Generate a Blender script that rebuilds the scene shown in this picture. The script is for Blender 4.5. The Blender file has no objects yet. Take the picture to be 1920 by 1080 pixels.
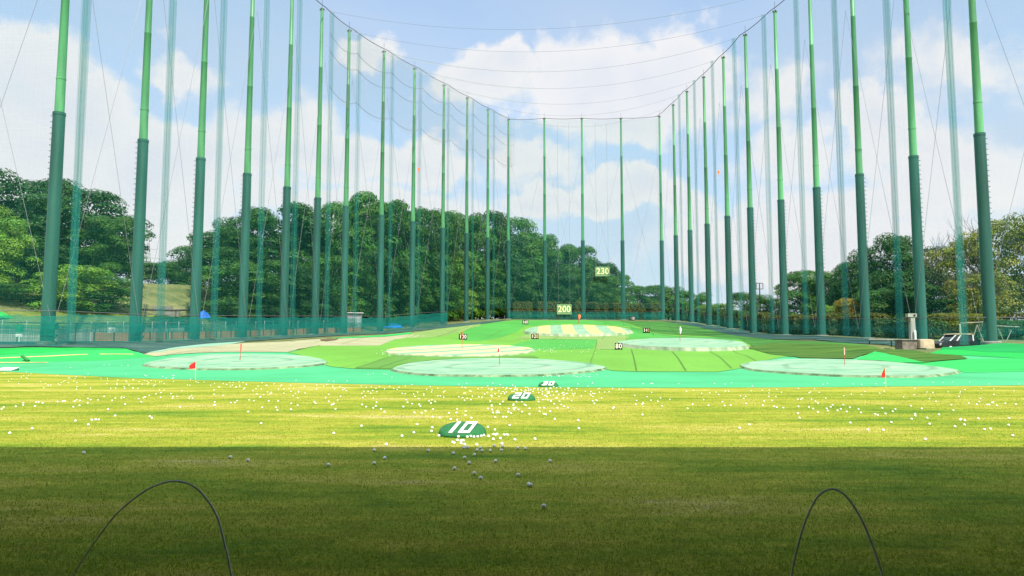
import bpy, bmesh, math, random
import numpy as np
from mathutils import Vector, Matrix, geometry
R = math.radians
rng = np.random.default_rng(7); random.seed(7)
scene = bpy.context.scene
C = scene.collection

# ------------------------------------------------------------------ camera, sky, sun, exposure
H, F, PITCH = 1.394, 1387.0, math.atan(120/1387.0)
cam_d = bpy.data.cameras.new('camera'); cam = bpy.data.objects.new('camera', cam_d); C.objects.link(cam)
cam_d.sensor_width = 36; cam_d.lens = 36*F/1920; cam_d.clip_start = .05; cam_d.clip_end = 6000
cam.location = (0, 0, H); cam.rotation_euler = (R(90)+PITCH, 0, 0)
scene.camera = cam
SUN_EL, SUN_AZ = R(50), R(25)          # behind the camera, to its right
S = Vector((math.sin(SUN_AZ)*math.cos(SUN_EL), -math.cos(SUN_AZ)*math.cos(SUN_EL), math.sin(SUN_EL)))
sd = bpy.data.lights.new('sun', 'SUN'); sd.energy = 4.7; sd.angle = R(.5); sd.color = (1, .915, .77)
so = bpy.data.objects.new('sun', sd); C.objects.link(so); so.rotation_euler = S.to_track_quat('Z', 'Y').to_euler()
scene.view_settings.view_transform = 'Standard'; scene.view_settings.look = 'None'
scene.view_settings.gamma = 1; scene.view_settings.exposure = .68
scene.cycles.transparent_max_bounces = 24
scene.cycles.max_bounces = 6

def ray(px, py):
    v, w = (px-960)/F, (540-py)/F
    return Vector((v, math.cos(PITCH)-w*math.sin(PITCH), math.sin(PITCH)+w*math.cos(PITCH)))
def P(px, py, D):
    d = ray(px, py); k = D/d.y
    return Vector((d.x*k, D, H+d.z*k))

w = bpy.data.worlds.new('World'); scene.world = w; w.use_nodes = True
nt = w.node_tree; nt.nodes.clear(); N = nt.nodes.new; L = nt.links.new
def math_(op, a, b=None, c=None, clamp=False, tree=None):
    t = tree or nt
    n = t.nodes.new('ShaderNodeMath'); n.operation = op; n.use_clamp = clamp
    for i, s in enumerate((a, b, c)):
        if s is None: continue
        if isinstance(s, (int, float)): n.inputs[i].default_value = s
        else: t.links.new(s, n.inputs[i])
    return n.outputs[0]
def build_world():
    out = N('ShaderNodeOutputWorld'); bg = N('ShaderNodeBackground'); bg.inputs['Strength'].default_value = .115
    sky = N('ShaderNodeTexSky'); sky.sky_type = 'NISHITA'; sky.sun_disc = False
    sky.sun_elevation = SUN_EL; sky.sun_rotation = math.atan2(S.x, S.y); sky.air_density = 1.0; sky.dust_density = .6; sky.ozone_density = 1.5
    tc = N('ShaderNodeTexCoord'); sep = N('ShaderNodeSeparateXYZ'); L(tc.outputs['Generated'], sep.inputs[0])
    az = math_('ARCTAN2', sep.outputs['X'], sep.outputs['Y']); el = math_('ARCSINE', sep.outputs['Z'])
    cv = N('ShaderNodeCombineXYZ'); L(az, cv.inputs[0]); L(el, cv.inputs[1])
    # wobble the cloud outlines with noise on the direction
    n1 = N('ShaderNodeTexNoise'); n1.inputs['Scale'].default_value = 7; n1.inputs['Detail'].default_value = 9; n1.inputs['Roughness'].default_value = .58
    L(cv.outputs[0], n1.inputs['Vector'])
    sub = N('ShaderNodeVectorMath'); sub.operation = 'SUBTRACT'; L(n1.outputs['Color'], sub.inputs[0]); sub.inputs[1].default_value = (.5, .5, .5)
    sc_ = N('ShaderNodeVectorMath'); sc_.operation = 'SCALE'; L(sub.outputs[0], sc_.inputs[0]); sc_.inputs['Scale'].default_value = .21
    add = N('ShaderNodeVectorMath'); add.operation = 'ADD'; L(cv.outputs[0], add.inputs[0]); L(sc_.outputs[0], add.inputs[1])
    blobs = [(45, 175, 95, 105, 1), (120, 215, 110, 90, 1), (40, 290, 190, 90, .8), (300, 290, 150, 78, 1), (420, 320, 130, 70, .8), (340, 110, 70, 30, .55),
             (610, 300, 190, 60, .9), (760, 310, 120, 50, .8), (945, 110, 72, 62, 1.1), (900, 170, 90, 60, .9), (1110, 150, 130, 95, 1.05), (1240, 130, 110, 90, 1),
             (1160, 205, 170, 50, .8), (1165, 352, 95, 48, 1.1), (1090, 375, 110, 32, .8), (1010, 370, 80, 30, .8), (1260, 370, 90, 45, .7), (705, 95, 52, 36, .8),
             (1660, 250, 75, 55, .95), (1720, 290, 120, 45, .7), (1480, 300, 80, 60, .5), (1420, 420, 200, 40, .55), (250, 380, 250, 40, .6), (1640, 400, 260, 50, .55), (700, 400, 300, 40, .6), (150, 420, 260, 45, .62), (520, 240, 120, 60, .55), (1450, 180, 90, 50, .42), (1800, 320, 150, 80, .62), (1560, 470, 300, 50, .6), (1000, 300, 90, 40, .5), (1780, 120, 120, 60, .4), (1330, 470, 120, 60, .6)]
    cur = None
    for (px, py, rx, ry, k) in blobs:
        d = ray(px, py).normalized(); a, e = math.atan2(d.x, d.y), math.asin(d.z)
        s = N('ShaderNodeVectorMath'); s.operation = 'SUBTRACT'; L(add.outputs[0], s.inputs[0]); s.inputs[1].default_value = (a, e, 0)
        m = N('ShaderNodeVectorMath'); m.operation = 'MULTIPLY'; L(s.outputs[0], m.inputs[0]); m.inputs[1].default_value = (F/rx*.95, F/ry*.95, 0)
        ln = N('ShaderNodeVectorMath'); ln.operation = 'LENGTH'; L(m.outputs[0], ln.inputs[0])
        o = math_('MULTIPLY', math_('SUBTRACT', 1.25, ln.outputs['Value']), k)
        cur = o if cur is None else math_('SMOOTH_MAX', cur, o, .15)
    # further clouds all round the sky, out of the frame too
    n2 = N('ShaderNodeTexNoise'); n2.inputs['Scale'].default_value = 2.2; n2.inputs['Detail'].default_value = 8
    L(tc.outputs['Generated'], n2.inputs['Vector'])
    behind = math_('MULTIPLY', math_('SUBTRACT', n2.outputs['Fac'], .46), 3.2)
    infront = math_('MULTIPLY', math_('GREATER_THAN', sep.outputs['Y'], .2), math_('LESS_THAN', el, .5))
    wide = math_('SUBTRACT', behind, math_('MULTIPLY', infront, 3))
    cur = math_('MAXIMUM', cur, wide)
    n3 = N('ShaderNodeTexNoise'); n3.inputs['Scale'].default_value = 26; n3.inputs['Detail'].default_value = 8; n3.inputs['Roughness'].default_value = .6
    L(cv.outputs[0], n3.inputs['Vector'])
    dens = math_('ADD', cur, math_('MULTIPLY', math_('SUBTRACT', n3.outputs['Fac'], .5), .55))
    mr = N('ShaderNodeMapRange'); mr.interpolation_type = 'SMOOTHSTEP'; L(dens, mr.inputs[0]); mr.inputs[1].default_value = .03; mr.inputs[2].default_value = .44
    # soft high haze, strongest near the horizon
    n4 = N('ShaderNodeTexNoise'); n4.inputs['Scale'].default_value = 3.0; n4.inputs['Detail'].default_value = 5
    mp = N('ShaderNodeMapping'); mp.inputs['Scale'].default_value = (1, 2.2, 1); L(cv.outputs[0], mp.inputs[0]); L(mp.outputs[0], n4.inputs['Vector'])
    hz = N('ShaderNodeMapRange'); L(el, hz.inputs[0]); hz.inputs[1].default_value = .0; hz.inputs[2].default_value = .5; hz.inputs[3].default_value = .98; hz.inputs[4].default_value = .50
    haze = math_('ADD', hz.outputs[0], math_('MULTIPLY', math_('SUBTRACT', n4.outputs['Fac'], .5), .75), clamp=True)
    mx = N('ShaderNodeMix'); mx.data_type = 'RGBA'; L(haze, mx.inputs['Factor']); 
    sb = N('ShaderNodeVectorMath'); sb.operation = 'MULTIPLY'; L(sky.outputs[0], sb.inputs[0]); sb.inputs[1].default_value = (1.1, 1.4, 1.45); L(sb.outputs[0], mx.inputs['A']); mx.inputs['B'].default_value = (3.5, 3.95, 4.6, 1)
    # cloud colour: white crests, grey-lavender thick undersides
    under = N('ShaderNodeMapRange'); L(math_('ADD', cur, math_('MULTIPLY', n1.outputs['Fac'], .5)), under.inputs[0]); under.inputs[1].default_value = .55; under.inputs[2].default_value = 1.35
    cc = N('ShaderNodeMix'); cc.data_type = 'RGBA'; L(under.outputs[0], cc.inputs['Factor']); cc.inputs['A'].default_value = (5.1, 5.05, 5.05, 1); cc.inputs['B'].default_value = (4.45, 4.6, 4.95, 1)
    m2 = N('ShaderNodeMix'); m2.data_type = 'RGBA'; L(math_('MULTIPLY', mr.outputs[0], .93), m2.inputs['Factor']); L(mx.outputs['Result'], m2.inputs['A']); L(cc.outputs['Result'], m2.inputs['B'])
    overhead_fill = N('ShaderNodeMapRange'); L(el, overhead_fill.inputs[0]); overhead_fill.inputs[1].default_value = .48; overhead_fill.inputs[2].default_value = .75; overhead_fill.inputs[3].default_value = 1; overhead_fill.inputs[4].default_value = 1.9   # unseen overhead sky brightened, added to lift the shaded near lawn
    gm = N('ShaderNodeVectorMath'); gm.operation = 'SCALE'; L(m2.outputs['Result'], gm.inputs[0]); L(overhead_fill.outputs[0], gm.inputs['Scale']); L(gm.outputs[0], bg.inputs['Color']); L(bg.outputs[0], out.inputs[0])
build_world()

# ------------------------------------------------------------------ materials
MATS = {}
def mat(name, col, rough=.8, var=.0, scale=1.0, stretch=(1, 1, 1), bump=0, bscale=30, metal=0, col2=None, spec=.3, detail=5, fine=0, fscale=40):
    if name in MATS: return MATS[name]
    m = bpy.data.materials.new(name); m.use_nodes = True; t = m.node_tree; b = t.nodes['Principled BSDF']
    b.inputs['Roughness'].default_value = rough; b.inputs['Metallic'].default_value = metal; b.inputs['Specular IOR Level'].default_value = spec
    b.inputs['Base Color'].default_value = (*col, 1)
    tc = t.nodes.new('ShaderNodeTexCoord')
    if var or col2:
        mp = t.nodes.new('ShaderNodeMapping'); mp.inputs['Scale'].default_value = stretch; t.links.new(tc.outputs['Object'], mp.inputs[0])
        n = t.nodes.new('ShaderNodeTexNoise'); n.inputs['Scale'].default_value = scale; n.inputs['Detail'].default_value = detail; n.inputs['Roughness'].default_value = .6
        t.links.new(mp.outputs[0], n.inputs['Vector'])
        r = t.nodes.new('ShaderNodeValToRGB'); r.color_ramp.elements[0].position = .32; r.color_ramp.elements[1].position = .68
        c2 = col2 or tuple(min(1, c*(1+var)) for c in col); c1 = col if col2 else tuple(c*(1-var) for c in col)
        r.color_ramp.elements[0].color = (*c1, 1); r.color_ramp.elements[1].color = (*c2, 1)
        t.links.new(n.outputs['Fac'], r.inputs[0]); res = r.outputs[0]
        if fine:
            n2 = t.nodes.new('ShaderNodeTexNoise'); n2.inputs['Scale'].default_value = fscale; n2.inputs['Detail'].default_value = 4; n2.inputs['Roughness'].default_value = .7
            t.links.new(tc.outputs['Object'], n2.inputs['Vector'])
            mr = t.nodes.new('ShaderNodeMapRange'); mr.inputs[1].default_value = .3; mr.inputs[2].default_value = .7; mr.inputs[3].default_value = 1-fine; mr.inputs[4].default_value = 1+fine
            t.links.new(n2.outputs['Fac'], mr.inputs[0])
            vm = t.nodes.new('ShaderNodeVectorMath'); vm.operation = 'SCALE'; t.links.new(res, vm.inputs[0]); t.links.new(mr.outputs[0], vm.inputs['Scale']); res = vm.outputs[0]
        t.links.new(res, b.inputs['Base Color'])
    if bump:
        n = t.nodes.new('ShaderNodeTexNoise'); n.inputs['Scale'].default_value = bscale; n.inputs['Detail'].default_value = 4
        t.links.new(tc.outputs['Object'], n.inputs['Vector'])
        bp = t.nodes.new('ShaderNodeBump'); bp.inputs['Strength'].default_value = bump; bp.inputs['Distance'].default_value = .05
        t.links.new(n.outputs['Fac'], bp.inputs['Height']); t.links.new(bp.outputs[0], b.inputs['Normal'])
    MATS[name] = m
    return m
def leaf_mat(name, col, trans=.27):
    if name in MATS: return MATS[name]
    m = bpy.data.materials.new(name); m.use_nodes = True; t = m.node_tree; b = t.nodes['Principled BSDF']; out = t.nodes['Material Output']
    a = t.nodes.new('ShaderNodeAttribute'); a.attribute_name = 'tint'
    oi = t.nodes.new('ShaderNodeObjectInfo')
    mr = t.nodes.new('ShaderNodeMapRange'); mr.inputs[3].default_value = .82; mr.inputs[4].default_value = 1.18; t.links.new(oi.outputs['Random'], mr.inputs[0])
    v = t.nodes.new('ShaderNodeVectorMath'); v.operation = 'MULTIPLY'; v.inputs[1].default_value = col; t.links.new(a.outputs['Color'], v.inputs[0])
    v2 = t.nodes.new('ShaderNodeVectorMath'); v2.operation = 'SCALE'; t.links.new(v.outputs[0], v2.inputs[0]); t.links.new(mr.outputs[0], v2.inputs['Scale'])
    t.links.new(v2.outputs[0], b.inputs['Base Color']); b.inputs['Roughness'].default_value = .55; b.inputs['Specular IOR Level'].default_value = .25
    tr = t.nodes.new('ShaderNodeBsdfTranslucent'); t.links.new(v2.outputs[0], tr.inputs['Color'])
    ms = t.nodes.new('ShaderNodeMixShader'); ms.inputs[0].default_value = trans; t.links.new(b.outputs[0], ms.inputs[1]); t.links.new(tr.outputs[0], ms.inputs[2])
    t.links.new(ms.outputs[0], out.inputs['Surface']); MATS[name] = m
    return m
def net_mat(name, col, clear, ):
    if name in MATS: return MATS[name]
    m = bpy.data.materials.new(name); m.use_nodes = True; t = m.node_tree; t.nodes.remove(t.nodes['Principled BSDF']); out = t.nodes['Material Output']
    d = t.nodes.new('ShaderNodeBsdfDiffuse'); d.inputs[0].default_value = (*col, 1); tr = t.nodes.new('ShaderNodeBsdfTranslucent'); tr.inputs[0].default_value = (*col, 1)
    m1 = t.nodes.new('ShaderNodeMixShader'); m1.inputs[0].default_value = .5; t.links.new(d.outputs[0], m1.inputs[1]); t.links.new(tr.outputs[0], m1.inputs[2])
    tp = t.nodes.new('ShaderNodeBsdfTransparent'); m2 = t.nodes.new('ShaderNodeMixShader'); m2.inputs[0].default_value = clear
    t.links.new(m1.outputs[0], m2.inputs[1]); t.links.new(tp.outputs[0], m2.inputs[2]); t.links.new(m2.outputs[0], out.inputs[0]); MATS[name] = m
    return m

# ------------------------------------------------------------------ object helpers
def tag(o, label=None, cat=None, group=None, kind=None):
    if label: o['label'] = label
    if cat: o['category'] = cat
    if group: o['group'] = group
    if kind: o['kind'] = kind
    return o
def empty(name, loc, label, cat, group=None, rz=0):
    o = bpy.data.objects.new(name, None); C.objects.link(o); o.location = loc; o.rotation_euler = (0, 0, rz); o.empty_display_size = .2
    return tag(o, label, cat, group)
def link(name, me, m, parent=None, smooth=False):
    if m is not None and not me.materials: me.materials.append(m)
    if smooth: me.shade_smooth()
    o = bpy.data.objects.new(name, me); C.objects.link(o)
    if parent is not None: o.parent = parent
    return o
class MB:
    def __init__(s): s.v = []; s.f = []
    def quad(s, a, b, c, d):
        n = len(s.v); s.v += [tuple(a), tuple(b), tuple(c), tuple(d)]; s.f.append((n, n+1, n+2, n+3)); return s
    def box(s, x0, x1, y0, y1, z0, z1):
        n = len(s.v)
        s.v += [(x0, y0, z0), (x1, y0, z0), (x1, y1, z0), (x0, y1, z0), (x0, y0, z1), (x1, y0, z1), (x1, y1, z1), (x0, y1, z1)]
        for f in ((3, 2, 1, 0), (4, 5, 6, 7), (0, 1, 5, 4), (1, 2, 6, 5), (2, 3, 7, 6), (3, 0, 4, 7)): s.f.append(tuple(i+n for i in f))
        return s
    def prism(s, pts, y0, y1):                        # outline in x,z, pushed along y
        n = len(s.v); k = len(pts)
        s.v += [(x, y0, z) for x, z in pts]+[(x, y1, z) for x, z in pts]
        s.f.append(tuple(n+i for i in range(k))); s.f.append(tuple(n+k+k-1-i for i in range(k)))
        for i in range(k): j = (i+1) % k; s.f.append((n+j, n+i, n+k+i, n+k+j))
        return s
    def tube(s, pts, rad, seg=8, cap=True):
        pts = [Vector(p) for p in pts]; k = len(pts); n0 = len(s.v)
        if not isinstance(rad, (list, tuple)): rad = [rad]*k
        up = None
        for i, p in enumerate(pts):
            t = (pts[min(i+1, k-1)]-pts[max(i-1, 0)]).normalized()
            if up is None: up = t.orthogonal().normalized()
            up = (up-t*up.dot(t)); up = up.normalized() if up.length > 1e-6 else t.orthogonal().normalized()
            q = t.cross(up)
            for j in range(seg):
                a = 2*math.pi*j/seg; s.v.append(tuple(p+(up*math.cos(a)+q*math.sin(a))*rad[i]))
        for i in range(k-1):
            for j in range(seg):
                a = n0+i*seg+j; b = n0+i*seg+(j+1) % seg; s.f.append((a, b, b+seg, a+seg))
        if cap:
            s.f.append(tuple(n0+seg-1-j for j in range(seg))); s.f.append(tuple(n0+(k-1)*seg+j for j in range(seg)))
        return s
    def lathe(s, prof, seg=24, x=0, y=0):              # profile of (r, z)
        n0 = len(s.v)
        for r, z in prof:
            for j in range(seg): a = 2*math.pi*j/seg; s.v.append((x+r*math.cos(a), y+r*math.sin(a), z))
        for i in range(len(prof)-1):
            for j in range(seg): a = n0+i*seg+j; b = n0+i*seg+(j+1) % seg; s.f.append((a, b, b+seg, a+seg))
        s.f.append(tuple(n0+seg-1-j for j in range(seg))); s.f.append(tuple(n0+(len(prof)-1)*seg+j for j in range(seg)))
        return s
    def mesh(s, name):
        me = bpy.data.meshes.new(name); me.from_pydata(s.v, [], s.f); me.update(); return me
    def build(s, name, m, parent=None, smooth=False):
        o = link(name, s.mesh(name), m, parent, False)
        if smooth: smooth_angle(o.data)
        return o
def smooth_angle(me, ang=40):
    me.shade_smooth()
    bm = bmesh.new(); bm.from_mesh(me)
    for e in bm.edges:
        if len(e.link_faces) == 2 and e.calc_face_angle(0) > R(ang): e.smooth = False
    bm.to_mesh(me); bm.free()
def np_mesh(name, v, faces, tint=None):
    me = bpy.data.meshes.new(name); v = np.asarray(v, dtype=np.float32); faces = np.asarray(faces, dtype=np.int32); k = faces.shape[1]
    me.vertices.add(len(v)); me.vertices.foreach_set('co', v.ravel())
    me.loops.add(faces.size); me.loops.foreach_set('vertex_index', faces.ravel())
    me.polygons.add(len(faces)); me.polygons.foreach_set('loop_start', np.arange(0, faces.size, k, dtype=np.int32))
    me.update(calc_edges=True)
    if tint is not None:
        a = me.color_attributes.new('tint', 'FLOAT_COLOR', 'POINT')
        c = np.ones((len(v), 4), dtype=np.float32); c[:, :3] = tint; a.data.foreach_set('color', c.ravel())
    return me
def copy_tree(o, parent=None):
    c = o.copy(); C.objects.link(c)
    if parent is not None: c.parent = parent
    for ch in list(o.children): copy_tree(ch, c)
    return c

# ------------------------------------------------------------------ pole rows (metres), measured once
LOWER = 19.2
def row(bases):
    r = []
    for (px, py, jy) in bases:
        d = LOWER*F/(py-jy); r.append(P(px, py, d))
    return r
LB = [(88, 641, 202), (252, 641, 255), (364, 637, 291), (454, 634, 321), (531, 630, 347), (590, 627, 368), (644, 625, 384), (712, 622, 401), (772, 614, 413), (829, 608, 426), (874, 603, 436), (914, 600, 444), (953, 598, 450)]
RB = [(1858, 641, 243), (1729, 637, 287), (1624, 634, 322), (1541, 629, 348), (1472, 628, 372), (1413, 626, 387), (1369, 617, 403), (1330, 611, 418), (1297, 605, 430), (1270, 602, 440), (1243, 600, 450)]
LP, RP = row(LB), row(RB)
BP = [P(px, 599, (LP[-1].y+RP[-1].y)/2) for px in (1022, 1094, 1169)]
LT = {5: (605, 18), 6: (655, 58), 7: (720, 97), 8: (775, 129), 9: (833, 160), 10: (877, 184), 11: (916, 206), 12: (953, 225)}
RT = {4: (1455, 22), 5: (1404, 66), 6: (1361, 108), 7: (1317, 145), 8: (1290, 172), 9: (1268, 197), 10: (1240, 219)}
def tops(row_, meas):
    hs = {i: P(px, py, row_[i].y).z-row_[i].z for i, (px, py) in meas.items()}
    h0 = hs[min(hs)]
    return [hs.get(i, h0) for i in range(len(row_))]
LH, RH = tops(LP, LT), tops(RP, RT)
BH = [P(px, 223, BP[0].y).z-BP[0].z for px in (1022, 1094, 1169)]

# ------------------------------------------------------------------ terrain
YS = np.arange(-60, 460, .5)
def prof(pts, win=5.0):
    a = np.interp(YS, [p[0] for p in pts], [p[1] for p in pts]); k = int(win/.5)
    kern = np.hanning(2*k+1); kern /= kern.sum()
    return np.convolve(np.pad(a, k, mode='edge'), kern, mode='valid')
ZC = prof([(-60, 0), (36, 0), (45, .13), (57, .88), (76, 1.6), (94, 2.6), (113, 3.5), (131, 4.8), (149, 6.7), (168, 8.3), (180, 9.3), (200, 9.9), (460, 9.9)])
ZL = prof([(-60, 0), (50, 0), (53, .15), (59, 1.75)]+[(p.y, p.z) for p in LP]+[(210, 9.8), (460, 9.8)], 4)
ZR = prof([(-60, 0), (36, 0), (50, 1.0), (61, 2.05)]+[(p.y, p.z) for p in RP]+[(210, 9.8), (460, 9.8)], 4)
XL = prof([(-60, -37.5), (52, -38.5)]+[(p.y, p.x) for p in LP]+[(230, -1), (460, -1)])
XR = prof([(-60, 43), (60, 43.4)]+[(p.y, p.x) for p in RP]+[(460, 36)])
def terrain(x, y):
    x = np.asarray(x, dtype=float); y = np.asarray(y, dtype=float); yc = np.clip(y, -59, 459)
    zc, zl, zr, xl, xr = (np.interp(yc, YS, a) for a in (ZC, ZL, ZR, XL, XR))
    xc = .5*(xl+xr); hw = .5*(xr-xl); t = (x-xc)/hw
    ze = np.where(t < 0, zl, zr)
    z = zc+(ze-zc)*np.clip(np.abs(t), 0, 1)**2.5
    e = np.maximum(0, xl-x)                               # left of the left row: a grassy bank
    up = np.minimum(7.5, .19*np.maximum(0, e-8.5)*(1+np.clip((y-80)/35, -.6, 1.4)))*np.clip((y-58)/14, 0, 1)*np.clip((260-y)/60, 0, 1)
    z = z+up
    z = z-1.1*np.exp(-((x-39)/3.6)**2-((y-68.5)/2.6)**2)   # service gap by the truck
    z = z-.35*np.exp(-((x-27)/7)**2-((y-66)/6)**2)         # gully behind the right hand green
    return z
def tz(x, y): return float(terrain(x, y))
_YR = np.concatenate([np.arange(2.5, 60, .1), np.arange(60, 260, .2)])
def G(px, py, off=0.0, ymax=260):
    d = ray(px, py); k = _YR/d.y; g = H+d.z*k-terrain(d.x*k, _YR)-off
    idx = np.where((g <= 0) & (_YR < ymax))[0]
    if len(idx) == 0: i = int(np.argmin(np.where(_YR < ymax, g, 1e9))); y = _YR[i]
    else:
        i = idx[0]
        y = _YR[i] if i == 0 else _YR[i-1]+(_YR[i]-_YR[i-1])*g[i-1]/(g[i-1]-g[i])
    kk = y/d.y; x = d.x*kk
    return Vector((x, y, tz(x, y)+off))

def make_ground():
    xs = np.concatenate([[-2500, -1200, -600, -300, -200], np.arange(-150, -60, 5), np.arange(-60, 60, 1.0), np.arange(60, 151, 5), [200, 300, 600, 1200, 2500]])
    ys = np.concatenate([[-800, -300, -100], np.arange(-50, 0, 5), np.arange(0, 200, 1.0), np.arange(200, 300, 5), [320, 400, 600, 1000, 1800, 3500]])
    X, Y = np.meshgrid(xs, ys); Z = terrain(X, Y)
    nx, ny = len(xs), len(ys); i = np.arange(nx-1)[None, :]+nx*np.arange(ny-1)[:, None]; i = i.ravel()
    me = np_mesh('ground', np.stack([X.ravel(), Y.ravel(), Z.ravel()], 1), np.stack([i, i+1, i+1+nx, i+nx], 1))
    m = mat('rough_grass', (.05, .085, .025), .95, col2=(.16, .17, .06), scale=.35, bump=.6, bscale=3, fine=.35, fscale=4)
    tag(link('ground', me, m, smooth=True), kind='structure')
make_ground()

def drape(name, poly, layer, m, step=1.0, kind='structure', off=None):
    """a thin turf sheet cut to an outline (plan coordinates) and laid on the ground"""
    off = .012*layer if off is None else off
    pts = []
    n = len(poly)
    for i in range(n):
        a, b = Vector(poly[i][:2]), Vector(poly[(i+1) % n][:2]); k = max(1, int((b-a).length/step))
        pts += [a+(b-a)*j/k for j in range(k)]
    nb = len(pts)
    if nb > 1400:
        pts = pts[::2]; nb = len(pts)
    edges = [(i, (i+1) % nb) for i in range(nb)]
    arr = np.array([(p.x, p.y) for p in pts]); lo, hi = arr.min(0), arr.max(0)
    gx, gy = np.meshgrid(np.arange(lo[0]+.37*step, hi[0], step), np.arange(lo[1]+.41*step, hi[1], step)); g = np.stack([gx.ravel(), gy.ravel()], 1)
    inside = np.zeros(len(g), bool); x0, y0 = arr[:, 0], arr[:, 1]; x1, y1 = np.roll(x0, -1), np.roll(y0, -1)
    for a, b, c, d in zip(x0, y0, x1, y1):
        if b == d: continue
        hit = ((b > g[:, 1]) != (d > g[:, 1])) & (g[:, 0] < (c-a)*(g[:, 1]-b)/(d-b)+a); inside ^= hit
    allp = pts+[Vector(p) for p in g[inside]]
    vs, es, fs, *_ = geometry.delaunay_2d_cdt(allp, edges, [], 1, 1e-4)
    v = np.array([(p.x, p.y) for p in vs]); z = terrain(v[:, 0], v[:, 1])+off
    me = bpy.data.meshes.new(name); me.from_pydata([(a, b, c) for (a, b), c in zip(v, z)], [], [f for f in fs]); me.update()
    bm = bmesh.new(); bm.from_mesh(me); bmesh.ops.recalc_face_normals(bm, faces=bm.faces)
    if sum(f.normal.z for f in bm.faces) < 0: bmesh.ops.reverse_faces(bm, faces=bm.faces)
    bm.to_mesh(me); bm.free()
    o = link(name, me, m, smooth=True)
    return tag(o, kind=kind)
def gpoly(pix, ymax=260): return [G(px, py, 0, ymax) for px, py in pix]

EDGE = [(-260, 686), (-120, 691), (0, 697), (120, 703), (240, 709), (480, 716), (720, 722), (960, 726), (1200, 727.5), (1440, 727), (1700, 725), (1920, 723), (2060, 721), (2300, 718)]
def lawn_mat():
    m = mat('mown_grass', (.3, .3, .03), .95, bump=.5, bscale=90, spec=.08); t = m.node_tree; b = t.nodes['Principled BSDF']; tc = [n for n in t.nodes if n.type == 'TEX_COORD'][0]
    def noise(scale, st, det=6, rough=.6):
        mp = t.nodes.new('ShaderNodeMapping'); mp.inputs['Scale'].default_value = st; t.links.new(tc.outputs['Object'], mp.inputs[0])
        n = t.nodes.new('ShaderNodeTexNoise'); n.inputs['Scale'].default_value = scale; n.inputs['Detail'].default_value = det; n.inputs['Roughness'].default_value = rough; t.links.new(mp.outputs[0], n.inputs['Vector']); return n.outputs['Fac']
    f = math_('ADD', math_('MULTIPLY', noise(.42, (.42, 1, 1), 5), .62, tree=t), math_('MULTIPLY', noise(1.5, (.22, 1.3, 1), 7, .65), .40, tree=t), tree=t)
    f = math_('ADD', f, math_('MULTIPLY', math_('SUBTRACT', noise(9, (.6, 1, 1), 5, .7), .5, tree=t), .22, tree=t), tree=t)
    r = t.nodes.new('ShaderNodeValToRGB'); e = r.color_ramp.elements; e[0].position = .38; e[0].color = (.088, .185, .018, 1); e[1].position = .65; e[1].color = (.44, .38, .15, 1)
    for p, c in ((.45, (.19, .26, .022, 1)), (.53, (.295, .31, .034, 1)), (.60, (.375, .35, .066, 1))): q = e.new(p); q.color = c
    t.links.new(f, r.inputs[0])
    mr = t.nodes.new('ShaderNodeMapRange'); mr.inputs[1].default_value = .25; mr.inputs[2].default_value = .75; mr.inputs[3].default_value = .55; mr.inputs[4].default_value = 1.4; t.links.new(noise(34, (1, 1, 1), 4, .75), mr.inputs[0])
    vm = t.nodes.new('ShaderNodeVectorMath'); vm.operation = 'SCALE'; t.links.new(r.outputs[0], vm.inputs[0])
    m3 = t.nodes.new('ShaderNodeMapRange'); m3.inputs[1].default_value = .3; m3.inputs[2].default_value = .7; m3.inputs[3].default_value = .78; m3.inputs[4].default_value = 1.2; t.links.new(noise(3.2, (.7, 1, 1), 6, .7), m3.inputs[0])
    t.links.new(math_('MULTIPLY', mr.outputs[0], m3.outputs[0], tree=t), vm.inputs['Scale']); t.links.new(vm.outputs[0], b.inputs['Base Color']); return m
M_lawn = lawn_mat()
M_mint = mat('mint_turf', (.058, .345, .145), .85, var=.16, scale=.14, bump=.25, bscale=60, spec=.1, fine=.06, fscale=9)
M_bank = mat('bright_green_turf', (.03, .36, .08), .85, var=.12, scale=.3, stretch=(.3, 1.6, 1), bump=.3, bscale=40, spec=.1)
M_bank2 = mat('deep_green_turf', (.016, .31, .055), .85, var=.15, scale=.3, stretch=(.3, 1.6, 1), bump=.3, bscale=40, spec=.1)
M_bank3 = mat('darkest_green_turf', (.012, .25, .06), .85, var=.12, scale=.3, stretch=(.3, 1.6, 1), bump=.3, bscale=40, spec=.1)  # darkest of the three bank turf greens
M_fair = mat('yellow_green_turf', (.115, .29, .042), .9, var=.1, scale=.12, stretch=(1, .6, 1), bump=.3, bscale=30, spec=.1, fine=.08, fscale=3)
M_fair2 = mat('mid_green_turf', (.06, .275, .05), .9, var=.1, scale=.12, bump=.3, bscale=30, spec=.1, fine=.08, fscale=3)
M_fair3 = mat('olive_green_turf', (.09, .215, .042), .9, var=.12, scale=.12, bump=.3, bscale=30, spec=.1, fine=.08, fscale=3)
M_fair4 = mat('worn_green_turf', (.17, .27, .08), .9, var=.12, scale=.2, bump=.3, bscale=30, spec=.1, fine=.1, fscale=3)
M_dark = mat('dark_green_turf', (.05, .175, .032), .9, var=.3, scale=.2, stretch=(.3, 1, 1), bump=.4, bscale=20, spec=.1, fine=.12, fscale=3)
M_gully = mat('olive_gully_turf', (.018, .075, .012), .9, col2=(.085, .165, .025), scale=.9, stretch=(.2, 1.2, 1), bump=.5, bscale=15, spec=.1)
M_tan = mat('faded_tan_turf', (.30, .30, .18), .9, var=.12, scale=.3, bump=.4, bscale=14, spec=.1, fine=.1, fscale=3)
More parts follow.
